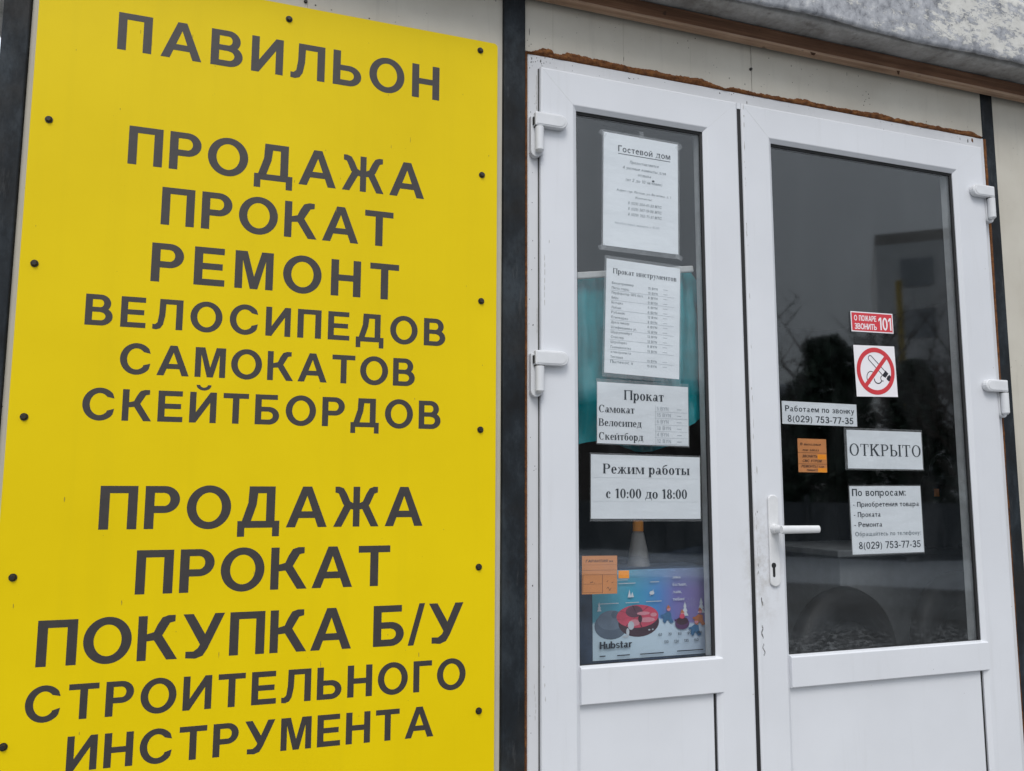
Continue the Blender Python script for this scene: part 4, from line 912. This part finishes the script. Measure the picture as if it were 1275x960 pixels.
def carton():
    X0, X1, Z0, Z1, Y = .8815, 1.1915, 1.0005, 1.2585, .080
    W, H = X1-X0, 1.2545-1.0440
    c = empty('carton', ((X0+X1)/2, Y, Z0), 'snow tube carton with teal and purple printed front behind the glass', 'box')
    MB().box(X0-.050, X1+.012, Y+.001, Y+.11, Z0, Z1).build('body', 'navy_plastic', c, bevel=.008, seg=3)
    tt = NT('printed_carton_front')
    sep = tt.n('ShaderNodeSeparateXYZ'); g = tt.n('ShaderNodeNewGeometry'); tt.l(g.outputs['Position'], sep.inputs[0])
    u = tt.math('DIVIDE', tt.math('SUBTRACT', sep.outputs['X'], X0), W)
    v = tt.math('DIVIDE', tt.math('SUBTRACT', sep.outputs['Z'], 1.044), H)
    skyc = tt.ramp(tt.math('ADD', u, tt.math('MULTIPLY', tt.math('SUBTRACT', tt.noise(9, 3), .5), .12)), [(.05, (.10, .36, .46)), (.35, (.045, .36, .54)), (.58, (.07, .25, .60)), (.75, (.19, .18, .48)), (.95, (.25, .21, .47))])
    skyc = tt.mix(tt.ramp(v, [(.74, 0), (1.0, .45)]), skyc, (.28, .48, .58))  # paler, greyer top: the bag's reflection painted into the print colour
    snow = tt.ramp(tt.math('ADD', u, 0.0), [(0, (.55, .70, .80)), (.6, (.58, .72, .84)), (1, (.52, .64, .80))])
    hz = tt.math('ADD', .42, tt.math('MULTIPLY', tt.math('SINE', tt.math('MULTIPLY', u, 5.0)), .06))
    c2 = tt.mix(tt.ramp(tt.math('ADD', tt.math('SUBTRACT', hz, v), .5), [(.49, 0), (.52, 1)]), skyc, snow)
    tt.col(c2); tt.rough(.35); tt.done('carton_front')
    f = MB().box(X0, X1, Y-.0006, Y, 1.044, 1.044+H); fo = f.build('printed_face', 'carton_front', c)
    for nm, key, col in (('p_red', 'print_red', (.42, .045, .085)),): pass
    mb = MB()
    PX = lambda uu: X0+W*uu
    PZ = lambda vv: 1.044+H*(1-vv)
    yy = [Y-.0010]
    def ell(cu, cv, ru, rv, m, a0=0, a1=360, n=28):
        yy[0] -= .00006
        mb.face([(PX(cu)+W*ru*math.cos(rad(a0+(a1-a0)*k/n)), yy[0], PZ(cv)+W*rv*math.sin(rad(a0+(a1-a0)*k/n))) for k in range(n if a1-a0 == 360 else n+1)], m)
    def tri(pts, m):
        yy[0] -= .00006; mb.face([(PX(a), yy[0], PZ(b)) for a, b in pts], m)
    # grey tube, red tube
    ell(.16, .62, .145, .105, 3); ell(.16, .56, .12, .075, 4); ell(.19, .50, .03, .03, 3)
    ell(.40, .60, .180, .110, 1); ell(.39, .53, .185, .088, 0); ell(.36, .475, .075, .045, 5)
    for k in range(8):
        a = rad(45*k+12); tri([(.385, .52), (.385+.18*math.cos(a)-.005, .53-.125*math.sin(a)), (.385+.18*math.cos(a)+.005, .53-.125*math.sin(a))], 1)
    for cu, cv, ru, rv, m_ in ((.36, .60, .050, .026, 11), (.33, .63, .028, .034, 6), (.44, .50, .060, .014, 11), (.47, .575, .075, .020, 11), (.30, .70, .014, .030, 6), (.28, .75, .030, .010, 6), (.49, .69, .010, .006, 6), (.52, .685, .008, .006, 6), (.41, .56, .018, .030, 1), (.53, .52, .03, .016, 11), (.25, .53, .030, .020, 0)): ell(cu, cv, ru, rv, m_, n=9)
    # fir trees
    for cu, cv, s in ((.055, .42, .075), (.815, .50, .12), (.965, .47, .13)):
        for k in range(3):
            q = s*(.30+.16*k); tri([(cu, cv-s*.95+k*s*.36), (cu+q*.42, cv-s*.40+k*s*.42), (cu-q*.42, cv-s*.40+k*s*.42)], 2)
    # small sledging figures
    for cu, cv, m1 in ((.66, .50, 7), (.785, .56, 8), (.95, .545, 9), (.91, .66, 7)):
        tri([(cu-.05, cv+.10), (cu-.04, cv+.02), (cu-.01, cv-.005), (cu+.025, cv+.01), (cu+.03, cv+.07), (cu+.05, cv+.12), (cu+.02, cv+.13), (cu-.005, cv+.08), (cu-.03, cv+.13)], m1)
        tri([(cu-.07, cv+.03), (cu-.03, cv+.02), (cu-.03, cv+.05), (cu-.065, cv+.05)], m1); ell(cu+.005, cv-.035, .017, .017, 11, n=10); tri([(cu-.016, cv-.04), (cu+.0, cv-.085), (cu+.024, cv-.045)], 9)
    ell(.785, .64, .065, .045, 8); ell(.785, .61, .055, .03, 1); ell(.785, .555, .024, .02, 0, n=12); 
    # leaf and drop pictograms, caption lines
    ell(.515, .27, .022, .015, 2, n=12); tri([(.492, .31), (.50, .30), (.532, .235), (.525, .235)], 2)
    tri([(.30, .31), (.315, .22), (.33, .31)], 2); tri([(.325, .31), (.34, .25), (.355, .31)], 2)
    for u0, u1, v0 in ((.04, .22, .375), (.28, .40, .375), (.46, .60, .372), (.22, .37, .155), (.50, .58, .150), (.16, .30, .115)):
        tri([(u0, v0), (u1, v0), (u1, v0-.010), (u0, v0-.010)], 6)
    for k in range(9):
        a = rad(40*k); tri([(.865, .40), (.865+.05*math.cos(a), .40-.06*math.sin(a)), (.865+.05*math.cos(a+.05), .40-.06*math.sin(a+.05))], 6)
    yt = yy[0]-.0001
    for k, tx in enumerate(('зима', 'больше,', 'лайк,', 'тюбинг')):
        set_text(mb, tx, PX(.70), None, PZ(.115+.085*k), .0078, yt, 2, 1, bold=.06)
    for k, tx in enumerate(('60', '70', '80', '90', '100')): set_text(mb, tx, PX(.565+.088*k), None, PZ(.765), .0066, yt, 10, 2)
    for k, tx in enumerate(('110', '120', '135', '150')): set_text(mb, tx, PX(.615+.090*k), None, PZ(.850), .0066, yt, 10, 2)
    for u0, u1, v0 in ((.05, .10, .955), (.20, .31, .958), (.40, .61, .960), (.73, .97, .955)): tri([(u0, v0), (u1, v0), (u1, v0-.012), (u0, v0-.012)], 10)
    [set_text(mb, 'Hubstar', PX(.05)+q, PX(.325)+q, PZ(.868), .0165, yt-.0003-.0002*k, 10) for k, q in enumerate((0, .0006, .0012))]
    plain('print_red', (.62, .07, .13), .4); plain('print_pink', (.66, .27, .33), .4); plain('print_maroon', (.05, .018, .035), .4); plain('print_white', (.62, .68, .74), .4)
    plain('print_grey', (.10, .14, .20), .4); plain('print_steel', (.15, .20, .27), .4); plain('print_plum', (.14, .06, .10), .4); plain('print_pale', (.50, .56, .62), .4)
    plain('print_blue', (.05, .16, .32), .4); plain('print_purple', (.10, .035, .12), .4); plain('print_orange', (.50, .17, .07), .4); plain('print_black', (.02, .03, .05), .4)
    mb.build('print', ['print_red', 'print_maroon', 'print_white', 'print_grey', 'print_steel', 'print_plum', 'print_pale', 'print_blue', 'print_purple', 'print_orange', 'print_black', 'print_pink'], c)
    # crumpled clear bag round the carton
    rows = []
    for j in range(25):
        t = j/24; r = []
        for i in range(41):
            u = i/40; x = .826+.385*u; z = 1.236+.066*t-.018*math.sin(u*3.1+.3)*t
            y = .066+.050*t+.010*noise.noise((u*9, t*8, 1))+.005*noise.noise((u*24, t*22, 1))
            r.append((x, y, z))
        rows.append(r)
    MB().grid(rows).build('clear_bag', 'wrap_film', c, smooth=True)
film('wrap_film', .10, (.20, .30, .50))
carton()
def bottle():
    b = empty('glue_bottle', (1.037, .135, 1.0005), 'pale cone-nosed bottle with orange cap behind the carton', 'bottle')
    prof = [(.0, 1.0005), (.030, 1.0005), (.031, 1.02), (.031, 1.24), (.027, 1.27), (.0225, 1.30), (.016, 1.335), (.0125, 1.3445), (.0, 1.3445)]
    MB().grid([[(1.037+r*math.cos(2*math.pi*k/24), .135+r*math.sin(2*math.pi*k/24), z) for k in range(24)] for r, z in prof], 0, True).build('body', 'frosted_bottle', b, smooth=True)
    prof = [(.0, 1.345), (.0135, 1.345), (.0135, 1.368), (.012, 1.372), (.0, 1.372)]
    MB().grid([[(1.037+r*math.cos(2*math.pi*k/24), .135+r*math.sin(2*math.pi*k/24), z) for k in range(24)] for r, z in prof], 0, True).build('cap', 'orange_cap', b)
bottle()

# ================================================================== BEHIND THE WIDE LEAF
ct = empty('counter', (2.5, .62, .312), 'grey sales counter behind the lower right of the wide leaf', 'counter')
MB().box(2.02, 3.2, .55, .95, .312, 1.225).build('body', 'counter_grey', ct, bevel=.004)
MB().box(1.99, 3.23, .52, .98, 1.2255, 1.25).build('countertop', 'counter_grey', ct, bevel=.004)
def tyre(label, cx_, cy_, cz_, Rr, r, yaw):
    o = empty('tyre', (cx_, cy_, cz_-Rr-r), label, 'tyre')
    rows = []
    for i in range(40):
        a = 2*math.pi*i/40; ring = []
        for j in range(12):
            b = 2*math.pi*j/12; rr = Rr+r*math.cos(b); yy_ = r*.8*math.sin(b)
            ring.append((rr*math.cos(a)*math.cos(yaw)-yy_*math.sin(yaw), rr*math.cos(a)*math.sin(yaw)+yy_*math.cos(yaw), rr*math.sin(a)+Rr+r))
        rows.append(ring)
    rows.append(rows[0]); MB().grid(rows, 0, True).build('casing', 'black_rubber', o, local=True, smooth=True)
    rows = [[(.62*Rr*0+q*math.cos(2*math.pi*k/32)*math.cos(yaw)-yv*math.sin(yaw), q*math.cos(2*math.pi*k/32)*math.sin(yaw)+yv*math.cos(yaw), q*math.sin(2*math.pi*k/32)+Rr+r) for k in range(32)] for q, yv in ((Rr-r*.8, -.02), (Rr-r*1.3, -.005), (.05, -.03), (.0, -.03))]
    MB().grid(rows, 0, True).build('wheel_disc', 'room_floor', o, local=True, smooth=True)
tyre('large black tyre leaning inside the wide leaf, nearer the handle', 1.86, .36, .93, .17, .055, .15)
tyre('black tyre inside the wide leaf at the hinge edge, under the countertop', 2.33, .36, .97, .165, .055, .1)
def bag():
    b = empty('shoulder_bag', (2.33, .42, 1.26), 'black bag with orange tag hanging above the grey counter', 'bag')
    rows = []
    for j in range(15):
        t = j/14; z = 1.262+.235*t; wv = .055+.045*math.sin(math.pi*min(1, t*.75+.12)); 
        rows.append([(2.33+.02*t+wv*math.cos(a)*(1+.1*noise.noise((a, t*4, 0))), .42+.05*math.sin(a)*(.6+.4*math.sin(math.pi*t)), z+.01*noise.noise((a*2, t*3, 4))) for a in (2*math.pi*k/24 for k in range(24))])
    mb = MB().grid(rows, 0, True); mb.face(list(reversed(rows[0]))); mb.face(rows[-1]); mb.build('body', 'black_cloth', b, smooth=True)
    mb = MB()
    for k in range(10):
        a0, a1 = math.pi*k/10, math.pi*(k+1)/10
        mb.tube((2.35+.05*math.cos(a0), .42, 1.48+.09*math.sin(a0)), (2.35+.05*math.cos(a1), .42, 1.48+.09*math.sin(a1)), .006, n=8)
    mb.build('strap', 'black_cloth', b)
    MB().box(2.262, 2.280, .366, .369, 1.43, 1.455).build('tag', 'faded_orange_paper', b)
bag()

# ================================================================== THE STREET BEHIND THE CAMERA (seen in the glass)
plain('snow', (.50, .53, .57), .8, .06, 2)
plain('building_brick', (.40, .38, .36), .9, .2, 6); plain('building_panel', (.74, .76, .78), .9, .1, 3)
plain('balcony_brick', (.46, .24, .18), .9, .2, 3); plain('window_dark', (.36, .39, .42), .3); plain('fence_metal', (.11, .125, .14), .7); plain('shed_wall', (.07, .06, .055), .9)
plain('yellow_paint', (.50, .36, .06), .5); plain('bark', (.045, .037, .03), .95, .3, 12); plain('conifer_green', (.035, .062, .042), .8, .4, 4); plain('twig_brown', (.09, .075, .065), .95, .3, 9)

mb = MB(); rows = []
for i in range(41):
    u = i/40; r = []
    for j in range(9):
        t = j/8; x = 2+16*u; y = -9.9-(x-9.3)*-.95+(t-.5)*2.0
        r.append((x, y+.2*noise.noise((x, t, 0)), (.03 if 0 < j < 8 else -.05)+.55*math.sin(math.pi*t)*(.7+.4*noise.noise((x*.7, t*2, 0)))))
    rows.append(r)
o = mb.grid(rows).build('snow_bank', 'snow', smooth=True); tag(o, kind='structure')
def fence():
    f = empty('panel_fence', (9.3, -9.2, 0), 'low grey metal panel fence across the yard, reflected in the wide leaf', 'fence')
    d = Vector((1, .95, 0)).normalized(); c0 = Vector((9.3, -9.75, 0))
    for k in range(-4, 6):
        a = c0+d*(k*1.5)
        MB().tube((a.x, a.y, .0), (a.x, a.y, 1.36), .035, n=8).build('post', 'fence_metal', f)
        b = a+d*1.45; a2 = a+d*.05; n = Vector((-d.y, d.x, 0))*.012
        mb = MB(); q = [a2-n, b-n, b+n, a2+n]
        mb.grid([[(p_.x, p_.y, z) for p_ in q] for z in (.35, 1.25)], 0, True); mb.face([(p_.x, p_.y, 1.25) for p_ in q]); mb.build('panel', 'fence_metal', f)
fence()
def building():
    b = empty('apartment_block', (40, -34, 0), 'tall pale apartment block with dark windows, reflected at the hinge side of the wide leaf', 'building')
    ang = rad(42); ux, uy = math.cos(ang), math.sin(ang); W_, D_, H_ = 26, 12, 14.6; ox, oy = 33.5, -33.5
    q = [(ox, oy), (ox+ux*W_, oy+uy*W_), (ox+ux*W_+uy*D_, oy+uy*W_-ux*D_), (ox+uy*D_, oy-ux*D_)]
    mb = MB().grid([[(x, y, z) for x, y in q] for z in (0, H_)], 0, True); mb.face([(x, y, H_) for x, y in q]); mb.build('wall', 'building_panel', b)
    mb = MB().grid([[(x, y, z) for x, y in q] for z in (H_+.01, H_+.6)], 0, True); mb.face([(x, y, H_+.6) for x, y in q]); mb.build('parapet', 'building_brick', b)
    for fl in range(5):
        for k in range(8):
            s0 = 1.2+k*3.1; n = (-uy*.06, ux*.06)
            mb = MB(); pts = [(ox+ux*s0+n[0], oy+uy*s0+n[1]), (ox+ux*(s0+1.6)+n[0], oy+uy*(s0+1.6)+n[1])]
            mb.face([(pts[0][0], pts[0][1], 1.2+2.75*fl), (pts[1][0], pts[1][1], 1.2+2.75*fl), (pts[1][0], pts[1][1], 2.7+2.75*fl), (pts[0][0], pts[0][1], 2.7+2.75*fl)])
            mb.build('window', 'window_dark', b)
            if k in (1, 2, 5, 6) and fl:
                z0 = .55+2.75*fl; e = 1.1; p0 = (ox+ux*(s0-.4), oy+uy*(s0-.4)); p1 = (ox+ux*(s0+2.0), oy+uy*(s0+2.0)); nx, ny = -uy*e, ux*e; hx, hy = -uy*.07, ux*.07
                q4 = [(p0[0]+hx, p0[1]+hy), (p1[0]+hx, p1[1]+hy), (p1[0]+nx, p1[1]+ny), (p0[0]+nx, p0[1]+ny)]
                bb = MB().grid([[(x, y, z) for x, y in q4] for z in (z0, z0+1.05)], 0, True); bb.face([(x, y, z0) for x, y in q4]); bb.face([(x, y, z0+1.0) for x, y in q4])
                bb.build('balcony', 'balcony_brick', b)
building()
sh = empty('shed', (13.5, -16.3, 0), 'dark low shed with a snow covered roof, reflected beside the door edge', 'shed')
MB().box(9.5, 14.6, -19.5, -16.0, 0, 3.75).build('wall', 'shed_wall', sh)
MB().box(9.2, 14.9, -19.8, -15.7, 3.76, 4.12).build('snow_roof', 'snow', sh, bevel=.12)
pl = empty('yellow_pole', (18.7, -17.05, 0), 'yellow painted pole standing in the street, reflected in the wide leaf', 'pole')
MB().tube((18.7, -17.05, 0), (18.7, -17.05, 7.5), .085, n=12).build('shaft', 'yellow_paint', pl)
MB().tube((18.7, -17.05, 0), (18.7, -17.05, .25), .28, n=12).build('base', 'fence_metal', pl)
def bush(name, label, x, y, h, wd, n, leafm, seed, group, bare=False):
    rnd = random.Random(seed); o = empty(name, (x, y, 0), label, 'tree', group)
    mb = MB(); mb.tube((x, y, 0), (x, y, h*.55), .12, .05, 8)
    tips = []
    for k in range(26 if bare else 12):
        z0 = h*rnd.uniform(.12, .55); a = rnd.uniform(0, 6.28); L = wd*rnd.uniform(.4, 1.0); z1 = min(h, z0+h*rnd.uniform(.15, .5))
        p1 = Vector((x+L*math.cos(a), y+L*math.sin(a), z1)); mb.tube((x, y, z0), p1, .045, .012, 6); tips.append((Vector((x, y, z0)), p1))
        if bare:
            for q in range(6):
                t = rnd.uniform(.3, 1); b0 = Vector((x, y, z0)).lerp(p1, t); b1 = b0+Vector((rnd.uniform(-.7, .7), rnd.uniform(-.7, .7), rnd.uniform(.1, .9))); mb.tube(b0, b1, .020, .008, 4, cap=False)
                for q2 in range(3):
                    c0 = b0.lerp(b1, rnd.uniform(.3, 1)); mb.tube(c0, c0+Vector((rnd.uniform(-.5, .5), rnd.uniform(-.5, .5), rnd.uniform(.0, .6))), .011, .005, 3, cap=False)
    mb.build('trunk', 'bark' if not bare else 'twig_brown', o)
    if not bare:
        cr = MB()
        for k in range(n):
            t = rnd.random()**.8; a = rnd.uniform(0, 6.28); zz = h*(.06+.94*t)
            prof = wd*(1.05-t)**.55*(.75+.35*noise.noise((a*1.3, t*5, seed)))
            r_ = prof*math.sqrt(rnd.random()); c = Vector((x+r_*math.cos(a), y+r_*math.sin(a), zz)); s = rnd.uniform(.06, .16)
            d1 = Vector((rnd.gauss(0, 1), rnd.gauss(0, 1), rnd.gauss(0, 1))).normalized()*s; d2 = d1.orthogonal().normalized()*s*.5
            cr.face([c-d1, c+d2, c+d1, c-d2])
        cr.build('crown', leafm, o)
bush('evergreen_tree', 'dark evergreen, widest of the reflected bushes, beside the lever handle edge', 13.6, -14.2, 5.0, 2.1, 4200, 'conifer_green', 1, 'evergreens across the street')
bush('evergreen_tree', 'narrower dark evergreen reflected left of the no smoking sticker', 16.2, -14.2, 4.6, 1.5, 2600, 'conifer_green', 2, 'evergreens across the street')
bush('bare_tree', 'bare brown twiggy tree reflected below the yellow pole', 14.0, -10.0, 4.2, 1.5, 0, None, 3, 'bare trees across the street', True)
bush('bare_tree', 'bare twiggy tree reflected near the hinge side of the wide leaf', 15.6, -9.6, 4.6, 1.7, 0, None, 4, 'bare trees across the street', True)
for k, (x, y, h, lab) in enumerate(((17.0, -17.6, 7.2, 'slender bare tree rising behind the evergreens in the reflection'), (19.3, -14.6, 6.4, 'wide bare tree between the yellow pole and the hinge side, in the reflection'), (22.5, -20.5, 7.5, 'tall bare tree far across the street behind the red fire sticker reflection'), (26.0, -19.0, 8.5, 'tallest bare tree, reflected in front of the pale apartment block'), (17.5, -11.3, 3.6, 'short bushy bare tree nearest the apartment block reflection'))):
    bush('bare_tree', lab, x, y, h, h*.34, 0, None, 20+k, 'bare trees across the street', True)
